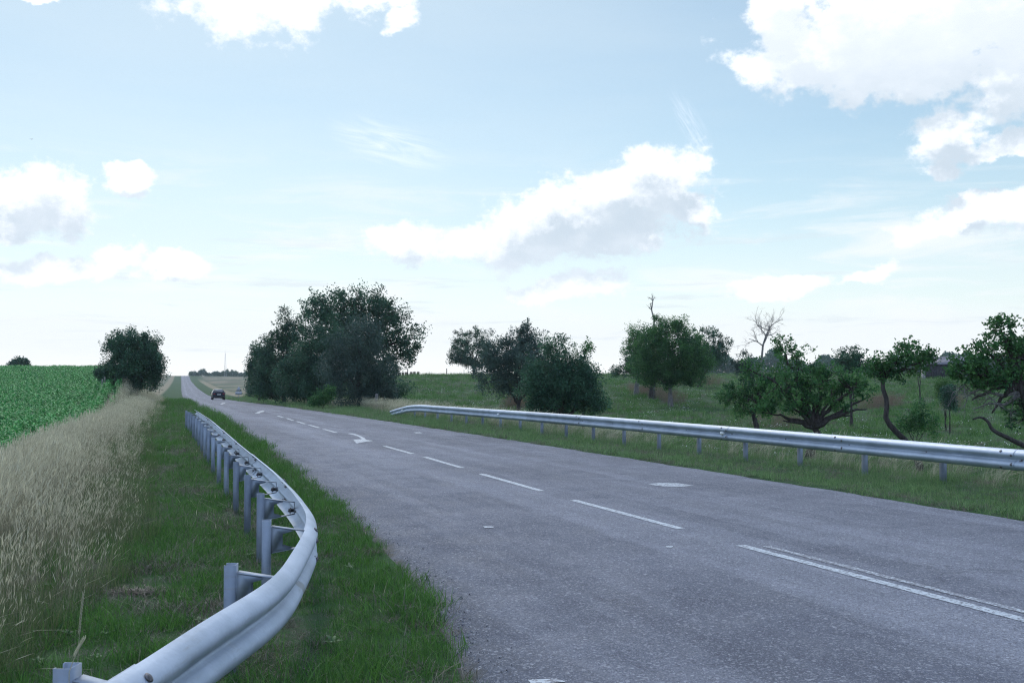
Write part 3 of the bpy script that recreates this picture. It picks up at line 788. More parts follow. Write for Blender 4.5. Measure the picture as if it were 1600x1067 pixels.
turf('verge_grass', X, Y, bd(Y)*.92, turfR, label='short green grass on the right verge')
pd_ = lambda y: np.interp(y, [10, 25, 45, 80, 140, 210], [14, 9, 3.2, 1.3, .55, .3])
pastC = hidden_collection('meadow_clumps', variants('a_meadow_clump', [blades(62, .16, .04, .16, .0060, .7, 160+k) for k in range(3)], M['turf'])+variants('b_meadow_clump', [blades(62, .16, .04, .16, .0060, .7, 170+k) for k in range(2)], M['turfd'])
   + variants('c_thatch_clump', [blades(60, .16, .02, .10, .0042, 1.5, 180+k) for k in range(2)], M['thatch']))
X, Y, v = sample_band(14, 215, pd_, 1, 4.0, lambda y: np.interp(y, [10, 40, 100, 215], [14, 45, 110, 190])); k = vis(X, Y); X, Y, v = X[k], Y[k], v[k]
turf('pasture_grass', X, Y, np.interp(Y, [10, 25, 45, 80, 140, 210], [1.5, 1.9, 2.4, 3.2, 4.2, 5.0]), pastC, label='green meadow grass of the orchard')

# tall dry grass band, left
dryC = hidden_collection('dry_clumps', variants('dry_grass_clump', [stalks(26, .17, .55, 1.02, 100+k) for k in range(6)], M['straw']))
td = lambda y: np.interp(y, [4, 12, 25, 45, 80, 110], [30, 26, 18, 9, 4, 3])
def edge_in(y): return float(np.interp(y, [0, 6, 11, 19, 30, 50, 79, 110], [2.6, 2.6, 2.35, 2.6, 2.8, 2.55, 1.9, 2.2]))
X, Y, v = sample_band(4, 125, td, -1, edge_in, lambda y: float(VB(y))+.3); k = vis(X, Y, .06); X, Y, v = X[k], Y[k], v[k]
ein = np.array([edge_in(y) for y in Y]); rise = ss(v-ein, -.1, 1.5)
keep = rng.uniform(0, 1, len(X)) < .25+.75*rise; X, Y, v, rise = X[keep], Y[keep], v[keep], rise[keep]
s_ = (.38+.40*rise)*rng.uniform(.75, 1.15, len(X))*np.interp(Y, [4, 60, 120], [1, 1.1, 1.35])*(1+.12*fbm(X, Y, .8))
scatter('tall_dry_grass', np.stack([X, Y, HT(X, Y)], 1), s_, rng.integers(0, 6, len(X)), dryC, 'tall pale dry grass leaning in the wind beside the left verge', .06, rot=0)
tallg = hidden_collection('tall_green', variants('long_green_clump', [blades(50, .18, .12, .48, .005, .5, 300+k, segs=4) for k in range(4)], M['olive']))
X, Y, v = sample_band(4, 60, lambda y: td(y)*.8, -1, lambda y: edge_in(y)-.15, lambda y: float(VB(y))); k = vis(X, Y, .06)&(fbm(X, Y, .9) > -.6); X, Y = X[k], Y[k]
scatter('long_green_grass', np.stack([X, Y, HT(X, Y)], 1), rng.uniform(.45, 1.05, len(X)), rng.integers(0, 4, len(X)), tallg, 'green undergrowth among the tall dry grass', .08)
# dry grass behind the right rail
dryR = hidden_collection('dry_clumps_bent', variants('bent_grass_clump', [stalks(20, .15, .45, .80, 200+k, lean=.75, dirn=(.9, .0), wd=.005, head=(.16, .012)) for k in range(5)], M['strawb']))
X, Y, v = sample_band(13, 58, lambda y: np.interp(y, [13, 25, 58], [11, 8, 6]), 1, 2.6, 4.6); k = vis(X, Y, .05)&(rng.uniform(-.9, .6, len(X)) < fbm(X, Y, .7)); X, Y = X[k], Y[k]
scatter('bent_dry_grass', np.stack([X, Y, HT(X, Y)], 1), rng.uniform(.50, .88, len(X)), rng.integers(0, 5, len(X)), dryR, 'pale bent grass leaning behind the right guard rail', .05, rot=0)
X, Y, v = sample_band(50, 150, lambda y: np.interp(y, [50, 70, 150], [14, 8, 2.5]), 1, lambda y: float(np.interp(y, [50, 56, 150], [3.0, 3.0, 3.6])), lambda y: float(np.interp(y, [50, 80, 150], [4.6, 4.8, 6.5])))
scatter('roadside_dry_grass', np.stack([X, Y, HT(X, Y)], 1), rng.uniform(.5, .8, len(X)), rng.integers(0, 6, len(X)), dryC, 'pale dry grass in front of the dark thicket', .05, rot=0)

# corn
def corn_plant(seed):
    r = np.random.default_rng(seed); mb = MB(); h = r.uniform(.75, .95)
    mb.tube([(0, 0, -.05), (.0, 0, h*.5), (.01, .0, h)], (.014, .012, .005), 5, False, .3)
    a0 = r.uniform(0, 6.28)
    for k in range(9):
        a = a0+(k % 2)*np.pi+r.normal(0, .5); z0 = h*(.12+.095*k); L = r.uniform(.42, .72)*(1-.25*abs(k-4)/4)
        d = np.array((math.cos(a), math.sin(a), 0)); s_ = np.array((-d[1], d[0], 0)); V = []; K = 5
        up = r.uniform(.7, 1.05); 
        for q in range(K+1):
            t = q/K; c = d*L*(.75*t+.1*t*t)+np.array((0, 0, z0+L*(up*t-1.15*t*t*r.uniform(.8, 1.1)*up*.9)))
            wd = .042*math.sin(math.pi*min(1, .12+t*.88))**.7*.9+.002
            V += [c-s_*wd/1.0+np.array((0, 0, .012)), c+s_*wd/1.0+np.array((0, 0, .012))]
        mb.add(V, np.array([(2*q, 2*q+1, 2*q+3, 2*q+2) for q in range(K)]), float(np.clip(r.normal(.5, .25), 0, 1)))
    return mb
cornC = hidden_collection('corn_plants', variants('corn_plant', [corn_plant(500+k) for k in range(6)], M['corn']))
X, Y, v = sample_band(16, 150, lambda y: np.interp(y, [16, 40, 80, 150], [12, 10, 6.5, 4.5]), -1, lambda y: float(VB(y))+.5, lambda y: np.interp(y, [16, 60, 150], [14, 34, 62]))
k = vis(X, Y, .05); X, Y, v = X[k], Y[k], v[k]
vq = np.round(v/.75)*.75; X = X-(vq-v)/.95+rng.normal(0, .04, len(X))
scatter('corn_field', np.stack([X, Y, HT(X, Y)], 1), rng.uniform(.65, 1.0, len(X))*np.interp(Y, [40, 150], [1, 1.25]), rng.integers(0, 6, len(X)), cornC, 'green corn crop on the rise left of the road', .06)

# low weeds, meadow flowers, road grit
def rosette(seed):
    r = np.random.default_rng(seed); mb = MB()
    for k in range(r.integers(7, 12)):
        a = r.uniform(0, 6.28); L = r.uniform(.05, .12); d = np.array((math.cos(a), math.sin(a), 0)); q = np.array((-d[1], d[0], 0)); V = []; up = r.uniform(.15, .9)
        for t in (0, .3, .6, .85, 1): wd = .016*math.sin(math.pi*min(1, .1+.9*t))+.001; c = d*L*t+np.array((0, 0, .01+L*up*t*(1-.6*t))); V += [c-q*wd, c+q*wd]
        mb.add(V, np.array([(2*i, 2*i+1, 2*i+3, 2*i+2) for i in range(4)]), float(r.uniform(.2, 1)))
    return mb
weedC = hidden_collection('weeds', variants('weed_rosette', [rosette(900+k) for k in range(5)], leafmat('weed_leaves', (.030, .085, .030), (.110, .200, .075), .3)))
X, Y, v = sample_band(3, 40, lambda y: np.interp(y, [3, 15, 40], [2.5, 1.5, .5]), -1, 0, 3.4); k = vis(X, Y)&(fbm(X, Y, 1.7) > -.1); X, Y = X[k], Y[k]
scatter('verge_weeds', np.stack([X, Y, HT(X, Y)+.03], 1), rng.uniform(.4, .8, len(X)), rng.integers(0, 5, len(X)), weedC, 'low broad-leaved weeds in the left verge', .15)
straysC = hidden_collection('strays', variants('stray_stem', [stalks(5, .3, .25, .55, 940+k, lean=1.1, wd=.0028) for k in range(4)], M['straw']))
X, Y, v = sample_band(3, 45, lambda y: np.interp(y, [3, 15, 45], [.7, .5, .3]), -1, .5, 3.2); k = vis(X, Y); X, Y = X[k], Y[k]
scatter('stray_grass_stems', np.stack([X, Y, HT(X, Y)], 1), rng.uniform(.4, .75, len(X)), rng.integers(0, 4, len(X)), straysC, 'single dry stems standing in the mown verge', .2)
def flower(seed):
    r = np.random.default_rng(seed); mb = MB()
    for k in range(5):
        c = np.array((r.normal(0, .2), r.normal(0, .2), r.uniform(.18, .32))); V, f, t = leaf_quads(np.tile(c, (3, 1)), .05, r, 1.0); mb.add(V, f, t)
    return mb
# ------------------------------------------------------------------ trees
def leaf_quads(C, size, r, tint, flat=.0):
    """one small folded leaf card per centre"""
    n = len(C); u = r.normal(size=(n, 3)); u /= np.linalg.norm(u, axis=1)[:, None]
    v = r.normal(size=(n, 3)); v -= u*np.sum(u*v, 1)[:, None]; v /= np.linalg.norm(v, axis=1)[:, None]
    s = size*r.uniform(.6, 1.35, n)[:, None]
    V = np.stack([C-u*s*.5, C+v*s*.30, C+u*s*.5, C-v*s*.30], 1).reshape(-1, 3)
    f = np.arange(4*n).reshape(-1, 4); return V, f, tint
def tree(name, label, cat, foot, blobs, leaf='leafm', n=14000, lsize=.09, clump=.32, nclump=220, trunk=None, tr=.14, bark='bark', D=None,
         group=None, seed=0, twig=90, bare=0, limb_to=None, fork=.35, depth=.85, droop=0, sprays=0):
    r = np.random.default_rng(1000+seed)
    g = at(foot[0], foot[1], D) if D else ground_hit(*foot)
    if D: g.z = H(g.x, g.y)
    D = g.y; k = D/F; root = empty(name, g, label, cat, group); O = np.array(g)
    B = []
    for b in blobs:
        px, py, rx, ry = b[:4]; dd = b[4] if len(b) > 4 else r.uniform(-.3, .3)*rx*k
        B.append((np.array(at(px, py, D))+np.array((0, dd, 0)), np.array((rx*k, rx*k*depth, ry*k))))
    vol = np.array([np.prod(s)**.75 for _, s in B]); prob = vol/vol.sum()
    ncl = r.multinomial(nclump, prob); CC = []
    for (c, s), q in zip(B, ncl):
        d = r.normal(size=(q, 3)); d /= np.linalg.norm(d, axis=1)[:, None]
        CC.append(c+d*s*(r.uniform(0, 1, q)**(1/2.6))[:, None]*r.uniform(.84, 1.16, q)[:, None])
    CC = np.concatenate(CC); CC = CC[CC[:, 2] > g.z+.15]
    # trunk and limbs
    mb = MB(); tpts = [np.array(g)+np.array((0, 0, -.25))]
    if trunk: tpts += [np.array(at(x, y, D)) for x, y in trunk]
    else:
        cen = sum(c*p for (c, s), p in zip(B, prob)); top = O+(cen-O)*fork
        tpts += [O+(top-O)*.5+r.normal(0, .06, 3), top]
    tp = np.array(tpts); L = len(tp); rad = tr*np.linspace(1.15, .62, L); rad[0] *= 1.35
    d = np.concatenate([[0], np.cumsum(np.linalg.norm(np.diff(tp, axis=0), axis=1))]); fs = [spline(d, tp[:, q]) for q in range(3)]
    q = np.linspace(0, d[-1], max(6, int(d[-1]/.25))); P = np.stack([f(q) for f in fs], -1); P[1:-1] += r.normal(0, tr*.12, (len(P)-2, 3))
    mb.tube(P, np.interp(q, d, rad), 9)
    nodes = [(p, rr) for p, rr in zip(P[len(P)*2//3:], np.interp(q, d, rad)[len(P)*2//3:])]
    F0 = P[-1]
    tgt = [c for c, s in B]
    if limb_to: tgt = tgt+[np.array(at(x, y, D)) for x, y in limb_to]
    for c in tgt:
        st = F0 if r.uniform() < .6 or trunk else P[-2]; e = c+r.normal(0, .1, 3)
        m = 9; t = np.linspace(0, 1, m)[:, None]; Lg = np.linalg.norm(e-st)
        mid = st+(e-st)*.5+np.array((0, 0, Lg*.10))+r.normal(0, .08*Lg, 3)
        Q = (1-t)**2*st+2*t*(1-t)*mid+t*t*e; Q[1:-1] += r.normal(0, .02*Lg, (m-2, 3))
        rr = tr*.52*(1-t[:, 0])+tr*.13; mb.tube(Q, rr, 7); nodes += list(zip(Q[1:], rr[1:]))
    NP = np.array([a for a, _ in nodes]); NR = np.array([b for _, b in nodes])
    sel = CC[r.permutation(len(CC))[:twig]]
    for c in sel:
        i = int(np.argmin(np.linalg.norm(NP-c, axis=1)+.0)); s0 = NP[i]; Lg = np.linalg.norm(c-s0)
        if Lg < .05: continue
        t = np.linspace(0, 1, 5)[:, None]; mid = s0+(c-s0)*.5+r.normal(0, .12*Lg, 3)
        Q = (1-t)**2*s0+2*t*(1-t)*mid+t*t*c
        mb.tube(Q, np.linspace(min(NR[i]*.6, tr*.22), tr*.045+.003, 5), 4, False)
    mb.build('trunk', M[bark], root, smooth=True, origin=None).location = -Vector(root.location)
    if n:
        n = int(n*.85); lsize = lsize*1.06; per = r.dirichlet(np.full(len(CC), 3.0)); cnt = r.multinomial(n, per)
        rep = np.repeat(np.arange(len(CC)), cnt); m = len(rep)
        off = r.normal(size=(m, 3)); cr = clump*r.uniform(.6, 1.4, len(CC))
        off = off/np.maximum(1, np.linalg.norm(off, axis=1)/2.2)[:, None]*cr[rep][:, None]*.5
        if droop: off[:, 2] = off[:, 2]*1.5-droop*np.abs(r.normal(0, .3, m))
        C = CC[rep]+off; C = C[C[:, 2] > g.z+.05]; rep = rep[:len(C)]
        tin = np.clip(r.normal(.45, .30, len(CC))[rep]+r.normal(0, .15, len(C)), 0, 1)
        # leading sprays that stick out of the outline
        if sprays:
            S = []
            for _ in range(sprays):
                c, s = B[r.integers(len(B))]; dd = r.normal(size=3); dd[2] = abs(dd[2])*1.2; dd /= np.linalg.norm(dd)
                p0 = c+dd*s*.9; Ls = r.uniform(.3, .9)*clump*1.8; dd = dd*.8+np.array((0, 0, .35))+r.normal(0, .15, 3); q = 26
                t = r.uniform(0, 1, q); S.append(p0+dd*Ls*t[:, None]+r.normal(0, .055+.15*clump, (q, 3))*(1.3-t)[:, None])
            S = np.concatenate(S); C = np.concatenate([C, S]); tin = np.concatenate([tin, np.clip(r.normal(.5, .2, len(S)), 0, 1)])
        V, f, tt = leaf_quads(C, lsize, r, tin); cb = MB(); cb.add(V, f, tt)
        o = cb.build('crown', M[leaf], root, tint=True); o.location = -Vector(root.location)
    return root
def branch_net(mb, p0, dirv, L, rad, r, depth=0, maxd=4, spread=.6):
    m = 6; t = np.linspace(0, 1, m)[:, None]; d = np.array(dirv, float); d /= np.linalg.norm(d)
    e = p0+d*L; mid = p0+(e-p0)*.5+r.normal(0, .09*L, 3); Q = (1-t)**2*p0+2*t*(1-t)*mid+t*t*e
    mb.tube(Q, np.linspace(rad, rad*.5, m), 6 if depth < 2 else 4, False)
    if depth >= maxd: return
    for k in range(r.integers(2, 5)):
        i = r.integers(2, m); nd = d+r.normal(0, spread, 3); nd[2] += .12
        branch_net(mb, Q[i], nd, L*r.uniform(.5, .8), rad*.5, r, depth+1, maxd, spread)

flC = hidden_collection('flowers', variants('flower_heads', [flower(960+k) for k in range(3)], leafmat('white_petals', (.55, .55, .50), (.75, .75, .70), .3)))
X, Y, v = sample_band(30, 130, lambda y: .16, 1, 6, 60); k = vis(X, Y)&(fbm(X, Y, .12) > .0); X, Y = X[k], Y[k]
scatter('meadow_flowers', np.stack([X, Y, HT(X, Y)], 1), rng.uniform(.7, 1.3, len(X)), rng.integers(0, 3, len(X)), flC, 'small white flowers in the meadow', .1)
def stone(seed):
    r = np.random.default_rng(seed); mb = MB(); bm = __import__('bmesh').new(); __import__('bmesh').ops.create_icosphere(bm, subdivisions=1, radius=.01)
    V = np.array([v.co[:] for v in bm.verts])*r.uniform(.7, 1.2, (len(bm.verts), 1))*(1, .8, .55); mb.add(V, [tuple(v.index for v in f.verts) for f in bm.faces]); bm.free(); return mb
stC = hidden_collection('stones', variants('stone', [stone(980+k) for k in range(4)], simple('grit', (.22, .22, .24), .9, 0, .4, 40)))
Yg = 3.5+22*rng.uniform(0, 1, 1500)**1.6; off = rng.normal(.04, .09, 1500)+np.abs(rng.normal(0, .10, 1500)); X = XL(Yg)+off/.95; k = vis(X, Yg); X, Yg = X[k], Yg[k]
scatter('edge_gravel', np.stack([X, Yg, np.maximum(HT(X, Yg), ZR(Yg)-.02)+.006], 1), rng.uniform(.25, 1.0, len(X))**1.3, rng.integers(0, 4, len(X)), stC, 'loose grit along the left edge of the asphalt', .3)

G = 'trees of the roadside thicket'
tree('round_bush', 'dense dark green rounded tree beside the corn field, left of the road', 'tree', (214,614), [(205,562,44,42),(225,560,34,45),(212,535,34,22),(238,590,20,26),(178,545,20,20),(236,575,20,30),(190,590,30,22),(215,570,44,40)], 'leafd', 62000, .11, .42, 340, D=80, tr=.14, seed=1, twig=60, sprays=30)
tree('small_bush', 'small dark bush at the corn field corner, left of the big rounded tree', 'bush', (158,592), [(157,582,9,10),(163,586,8,9)], 'leafd', 4000, .10, .35, 50, D=84, tr=.05, seed=2, twig=10)
tree('walnut_tree', 'tallest broad tree with an airy rounded crown rising behind the thicket', 'tree', (556,628), [(560,466,54,24),(512,480,38,26),(608,490,38,30),(560,500,66,44),(622,528,38,36),(600,565,46,30),(505,520,40,34),(645,527,20,24),(487,486,18,16),(560,555,70,40),(628,560,28,22),(540,520,60,50)], 'leafd', 40000, .17, .56, 400, D=88, tr=.30, seed=3, twig=200, fork=.55, sprays=40)
tree('willow_bush', 'dense greyish dark shrub standing in front of the tall walnut tree', 'bush', (560,637), [(560,535,42,40),(548,585,46,46),(590,590,36,44),(528,560,28,44),(575,520,28,20),(560,615,50,24),(600,620,30,18)], 'leafw', 46000, .10, .44, 420, D=70, tr=.16, seed=4, twig=40, droop=.5, sprays=14)
tree('thicket_tree', 'middle tree of the thicket with mixed dark foliage down to the ground', 'tree', (490,626), [(490,555,42,48),(465,590,42,36),(500,600,46,30),(515,545,36,36),(480,612,50,16)], 'leafd', 46000, .13, .48, 420, D=82, tr=.16, seed=5, twig=40, group=None, sprays=14)
tree('thicket_tree', 'pointed dark tree with a narrow tip at the left half of the thicket', 'tree', (445,622), [(446,500,10,22),(440,525,20,28),(432,555,32,34),(440,590,44,34),(462,540,26,34),(422,575,26,26),(457,512,12,20),(440,610,44,14),(470,510,14,22)], 'leafd', 48000, .13, .46, 440, D=95, tr=.16, seed=6, twig=60, group=None, sprays=20)
tree('thicket_tree', 'lowest leftmost tree of the thicket, sloping down to the far road', 'tree', (404,616), [(402,565,14,24),(410,590,24,28),(396,596,13,20),(417,560,18,24),(394,572,9,12),(400,550,8,12),(405,608,22,10)], 'leafd', 30000, .14, .5, 300, D=118, tr=.14, seed=7, twig=40, group=None, sprays=16)
tree('low_shrub', 'low dark shrub at the right foot of the thicket', 'bush', (612,628), [(605,602,34,18),(630,609,18,11),(592,615,30,16)], 'leafd', 14000, .09, .35, 160, D=74, tr=.06, seed=8, twig=40, sprays=20)
tree('young_bush', 'light green young bush in front of the dark thicket', 'bush', (508,632), [(503,622,12,9),(516,614,8,13),(495,627,12,6)], 'leafm', 5200, .08, .26, 70, D=66, tr=.03, seed=9, twig=16, sprays=10)
tree('young_bush', 'low dark green bush at the road edge left of the thicket foot', 'bush', (412,621), [(412,617,10,6)], 'leafm', 1800, .09, .28, 30, D=98, tr=.03, seed=10, twig=8)
# orchard
tree('orchard_tree', 'dark tree on the skyline beside the fence post, left of the grey-green willow', 'tree', (741,586), [(738,552,36,24),(722,530,18,18),(752,530,20,18),(745,564,38,14),(707,557,10,14),(767,548,16,20),(718,548,18,22)], 'leafd', 26000, .19, .62, 260, trunk=[(741,580),(741,574)], tr=.30, seed=11, twig=60, D=188, sprays=16)
tree('willow_tree', 'grey-green tree with thin upright shoots left of the large round bush', 'tree', (812,632), [(805,560,46,34),(785,590,44,32),(835,560,44,36),(815,535,24,20),(840,592,34,32),(822,520,12,12),(775,562,26,26),(812,580,40,30)], 'leafw', 42000, .11, .42, 380, tr=.16, seed=12, twig=120, D=72, sprays=50)
tree('round_bush', 'large rounded dark bush with small leaves behind the right guard rail', 'bush', (880,652), [(880,605,50,42),(915,612,32,36),(850,600,34,36),(890,570,30,26),(860,635,36,18),(925,630,24,18),(870,545,24,20),(835,600,26,36),(900,590,40,30)], 'leafd', 70000, .085, .38, 460, tr=.13, seed=13, twig=120, D=55, sprays=70)
tree('sparse_tree', 'thin half-bare tree top showing above the right end of the large round bush', 'tree', (912,640), [(915,545,12,12),(905,555,14,12),(920,580,14,16)], 'leafm', 1500, .08, .26, 40, trunk=[(911,590),(912,565),(914,550)], tr=.06, seed=14, twig=40, D=60, sprays=12)
tree('cherry_tree', 'big round leafy tree, nearest of three in a row', 'tree', (1047,628), [(1050,540,48,36),(1052,568,54,34),(1018,550,34,38),(1084,560,30,38),(1040,512,34,22),(1072,590,34,16),(1015,588,28,16),(1040,590,40,14),(1050,555,56,44)], 'leafm', 84000, .11, .44, 620, trunk=[(1047,612),(1046,600)], tr=.18, seed=15, twig=90, D=88, bark='barkg', sprays=40)
tree('cherry_tree', 'leafy tree with a dark slanting trunk, middle one of three in a row', 'tree', (1020,612), [(1015,550,34,34),(1000,530,24,22),(1005,580,28,20),(985,545,14,18)], 'leafm', 17000, .11, .45, 170, trunk=[(1020,600),(1024,590)], tr=.26, seed=16, twig=60, D=100, sprays=20)
tree('cherry_tree', 'small low tree at the left end of a row of three', 'tree', (994,608), [(975,580,18,11),(990,570,20,16),(995,555,18,16),(965,580,8,7)], 'leafd', 9000, .12, .42, 90, trunk=[(996,595),(998,585)], tr=.22, seed=17, twig=50, D=106, bark='barkg', sprays=12)
tree('cherry_tree', 'dark airy tree behind the big round leafy tree, showing at its right side', 'tree', (1092,592), [(1108,542,34,30),(1095,565,34,22),(1127,540,16,18),(1118,562,22,16)], 'leafd', 18000, .16, .46, 200, D=128, tr=.2, seed=18, twig=90, sprays=14)
# twig at the top of the cherry and the bare tree
def bare_tree(name, label, foot, D, pts, seed, L, n0, tr, bark, spread=.55, maxd=4):
    r = np.random.default_rng(seed); g = at(*foot, D); g.z = H(g.x, g.y); root = empty(name, g, label, 'tree')
    mb = MB(); P = np.array([list(g-Vector((0, 0, .2)))]+[list(at(x, y, D)) for x, y in pts])
    mb.tube(P, np.linspace(tr, tr*.45, len(P)), 7)
    for k in range(n0):
        i = r.integers(max(1, len(P)//2), len(P)); d = np.array((r.normal(0, .8), r.normal(0, .6), r.uniform(.2, 1)))
        branch_net(mb, P[i], d, L*r.uniform(.6, 1.1), tr*.4, r, 0, maxd, spread)
    mb.build('trunk', M[bark], root, smooth=True).location = -Vector(root.location); return root
bare_tree('bare_tree', 'dead leafless tree with pale fanned branches against the sky', (1186,606), 75, [(1187,585),(1190,560),(1192,540),(1197,524),(1201,516)], 5, 1.05, 8, .10, 'barkg', .5, 4)
bare_tree('dead_branch_tree', 'dry leafless leader sticking up behind the top of the big round tree', (1022,607), 98, [(1022,560),(1022,500),(1018,484),(1020,470)], 8, .55, 6, .10, 'barkg', .6, 2)
# near orchard row behind the rail
tree('plum_tree', 'small light green tree with a drooping left side, left of the sprawling plum tree', 'tree', (1181,669), [(1160,615,34,18),(1190,600,34,22),(1140,625,24,12),(1175,640,34,14),(1205,625,24,20),(1215,590,20,18)], 'leafm', 7500, .088, .22, 130, trunk=[(1180,655),(1176,642),(1184,628)], tr=.11, seed=20, twig=160, D=48, sprays=46)
tree('plum_tree', 'sprawling plum tree with a gnarled dark trunk and twisted low limbs', 'tree', (1262,716), [(1240,565,40,20),(1215,600,34,26),(1290,595,44,24),(1330,600,34,18),(1245,630,34,22),(1300,630,40,16),(1225,545,14,14),(1350,615,16,12),(1265,600,30,30),(1175,580,16,18),(1200,640,20,14)], 'leafm', 10500, .080, .17, 190, trunk=[(1268,700),(1280,680),(1272,668)], tr=.15, seed=21, twig=260, D=36, sprays=110, limb_to=[(1352,650),(1230,655),(1330,655)])
tree('plum_tree', 'slender tree with an S-curved trunk and small crown near the right edge', 'tree', (1442,736), [(1405,562,26,16),(1425,548,18,12),(1378,575,22,14),(1430,575,18,12),(1395,588,26,12),(1362,583,14,9),(1452,560,10,10)], 'leafm', 3600, .075, .16, 90, trunk=[(1432,712),(1415,690),(1398,672),(1384,652),(1386,630),(1380,608),(1379,592)], tr=.088, seed=22, twig=170, D=31, sprays=44)
tree('sapling', 'low bushy sapling growing between the S-curved tree and the right guard rail', 'bush', (1432,688), [(1430,655,18,18),(1455,665,18,14),(1410,665,14,12),(1440,640,12,12)], 'leafm', 3600, .065, .20, 70, tr=.03, seed=23, twig=60, D=38, sprays=20)
tree('plum_tree', 'dark spreading tree at the right edge with bare drooping branches below its leaves', 'tree', (1622,735), [(1540,548,30,22),(1515,570,30,18),(1580,530,30,24),(1590,560,40,22),(1560,585,50,14),(1500,588,16,12),(1610,600,30,30),(1555,515,12,12),(1575,505,8,10),(1545,600,34,8),(1600,650,30,26)], 'leafm', 7000, .088, .18, 170, trunk=[(1625,700),(1612,660),(1600,620),(1590,600)], tr=.16, seed=24, twig=260, D=30, sprays=90, limb_to=[(1520,628),(1545,645)])
tree('background_tree', 'small tree behind the sprawling plum tree, poking above its right side', 'tree', (1330,612), [(1330,556,22,10),(1322,568,24,12),(1345,572,18,10)], 'leafd', 4500, .10, .32, 60, tr=.09, seed=25, twig=70, D=62, sprays=22)
tree('background_tree', 'upright leafy shrub standing left of the dead leafless tree', 'tree', (1163,610), [(1163,570,12,18),(1172,585,12,16),(1150,575,8,12)], 'leafw', 4500, .09, .3, 60, tr=.07, seed=26, twig=50, D=80, sprays=40)
tree('background_tree', 'small pale tree beside the left wall of the shed', 'tree', (1436,598), [(1434,562,11,9),(1446,557,10,5)], 'leafm', 1700, .12, .3, 40, tr=.07, seed=27, twig=40, D=84, sprays=12)
tree('yellow_bush', 'yellowish green upright bush below the shed', 'bush', (1478,630), [(1474,610,12,13),(1468,602,7,10),(1480,602,6,9)], 'leafl', 4000, .07, .22, 60, tr=.04, seed=28, twig=30, D=58, sprays=20)
tree('column_bush', 'small dark columnar bush in the meadow below the shed', 'bush', (1484,637), [(1484,616,10,14),(1484,629,11,11)], 'leafd', 5200, .08, .22, 80, tr=.04, seed=29, twig=12, D=55)
# bare low branches of the right-edge tree: one dead fallen limb and hanging twigs
def dead_limb():
    P = np.array([list(at(x, y, 29.5)) for x, y in ((1640,712),(1600,696),(1575,684),(1552,672),(1543,658),(1532,652),(1520,655))])
    g = P[0].copy(); root = empty('dead_limb', (P[0][0], P[0][1], H(P[0][0], P[0][1])), 'bare dark crooked limb arching low out of the right-edge tree', 'branch')
    d = np.arange(len(P)); q = np.linspace(0, len(P)-1, 30); Q = np.stack([spline(d, P[:, k])(q) for k in range(3)], -1)
    mb = MB(); mb.tube(Q, np.linspace(.10, .028, 30)*.8, 8)
    mb.tube([Q[0], Q[0]+np.array((.3, .1, -.8))], (.08, .11), 8)
    o = mb.build('limb', M['bark'], root, smooth=True); o.location = -Vector(root.location)
    r = np.random.default_rng(3); mb = MB()
    for k in range(16):
        x0 = r.uniform(1500, 1590); p = np.array(at(x0, r.uniform(598, 622), 30)); 
        branch_net(mb, p, (r.normal(0, .8)-.4, r.normal(0, .4), -r.uniform(.1, .8)), r.uniform(.35, .6), .016, r, 1, 4, .55)
    mb.tube([at(1600,612,30), at(1565,618,30), at(1530,608,30), at(1505,622,30)], (.07, .05, .035, .012), 6)
    mb.tube([at(1600,612,30), at(1570,632,30), at(1545,630,30), at(1520,640,30)], (.06, .04, .025, .01), 6)
    o = mb.build('hanging_twigs', M['barkg'], root); o.location = -Vector(root.location)
dead_limb()
# russet grass at tree feet and dry tufts
rustC = hidden_collection('russet_clumps', variants('russet_clump', [stalks(40, .22, .35, .75, 700+k, lean=.3) for k in range(4)], M['rust']))
PP = []
for (x0, y0, x1, y1, wdt, n_) in ((985,612,1062,634,1.6,110),(795,638,815,640,1.0,50),(1350,640,1395,634,1.6,60),(1486,638,1498,636,.7,24),(1105,602,1120,602,2,30),(1180,668,1240,672,1.2,20)):
    a = ground_hit(x0, y0); b = ground_hit(x1, y1)
    for _ in range(n_):
        t = rng.uniform(); p = np.array(a)*(1-t)+np.array(b)*t+rng.normal(0, wdt*.35, 3); PP.append((p[0], p[1], H(p[0], p[1])))
scatter('russet_grass', np.array(PP), rng.uniform(.9, 1.6, len(PP)), rng.integers(0, 4, len(PP)), rustC, 'reddish brown dry grass around the orchard tree feet', .05, rot=0)

# far woods and tree lines
def treeline(name, label, xs, Df, hf, mat, n, seed, cr=2.2, ls=.9):
    r = np.random.default_rng(seed); mb = MB(); N_ = n
    t = r.uniform(0, 1, N_); px = xs[0]+(xs[1]-xs[0])*t; D = Df(t)+r.uniform(0, 30, N_); X = (px-800)/F*D
    hh = hf(t)*(1+.25*np.sin(t*37+seed)+.15*np.sin(t*91)); Z = HT(X, D)+hh*r.uniform(0, 1, N_)**.7
    C = np.stack([X, D, Z], 1)+r.normal(0, .5, (N_, 3)); V, f, tt = leaf_quads(C, ls, r, np.clip(r.normal(.4, .25, N_), 0, 1)); mb.add(V, f, tt)
    return tag(mb.build(name, mat, tint=True), label, kind='stuff')
treeline('far_woods', 'dark distant wood on the horizon behind the orchard', (1085, 1640), lambda t: 560+40*np.sin(t*5), lambda t: 10.5-3.5*np.exp(-((t-.0)/.06)**2)+1.5*np.sin(t*9), M['leafd'], 26000, 31, ls=1.8)
treeline('far_hedge', 'thin line of distant trees on the skyline right of the far road', (296, 400), lambda t: 880+0*t, lambda t: (3.4+1.0*np.sin(t*13))*(.35+.65*ss(t, 0, .12))+.8*np.sin(t*31+1), M['leafd'], 14000, 32, ls=.8)
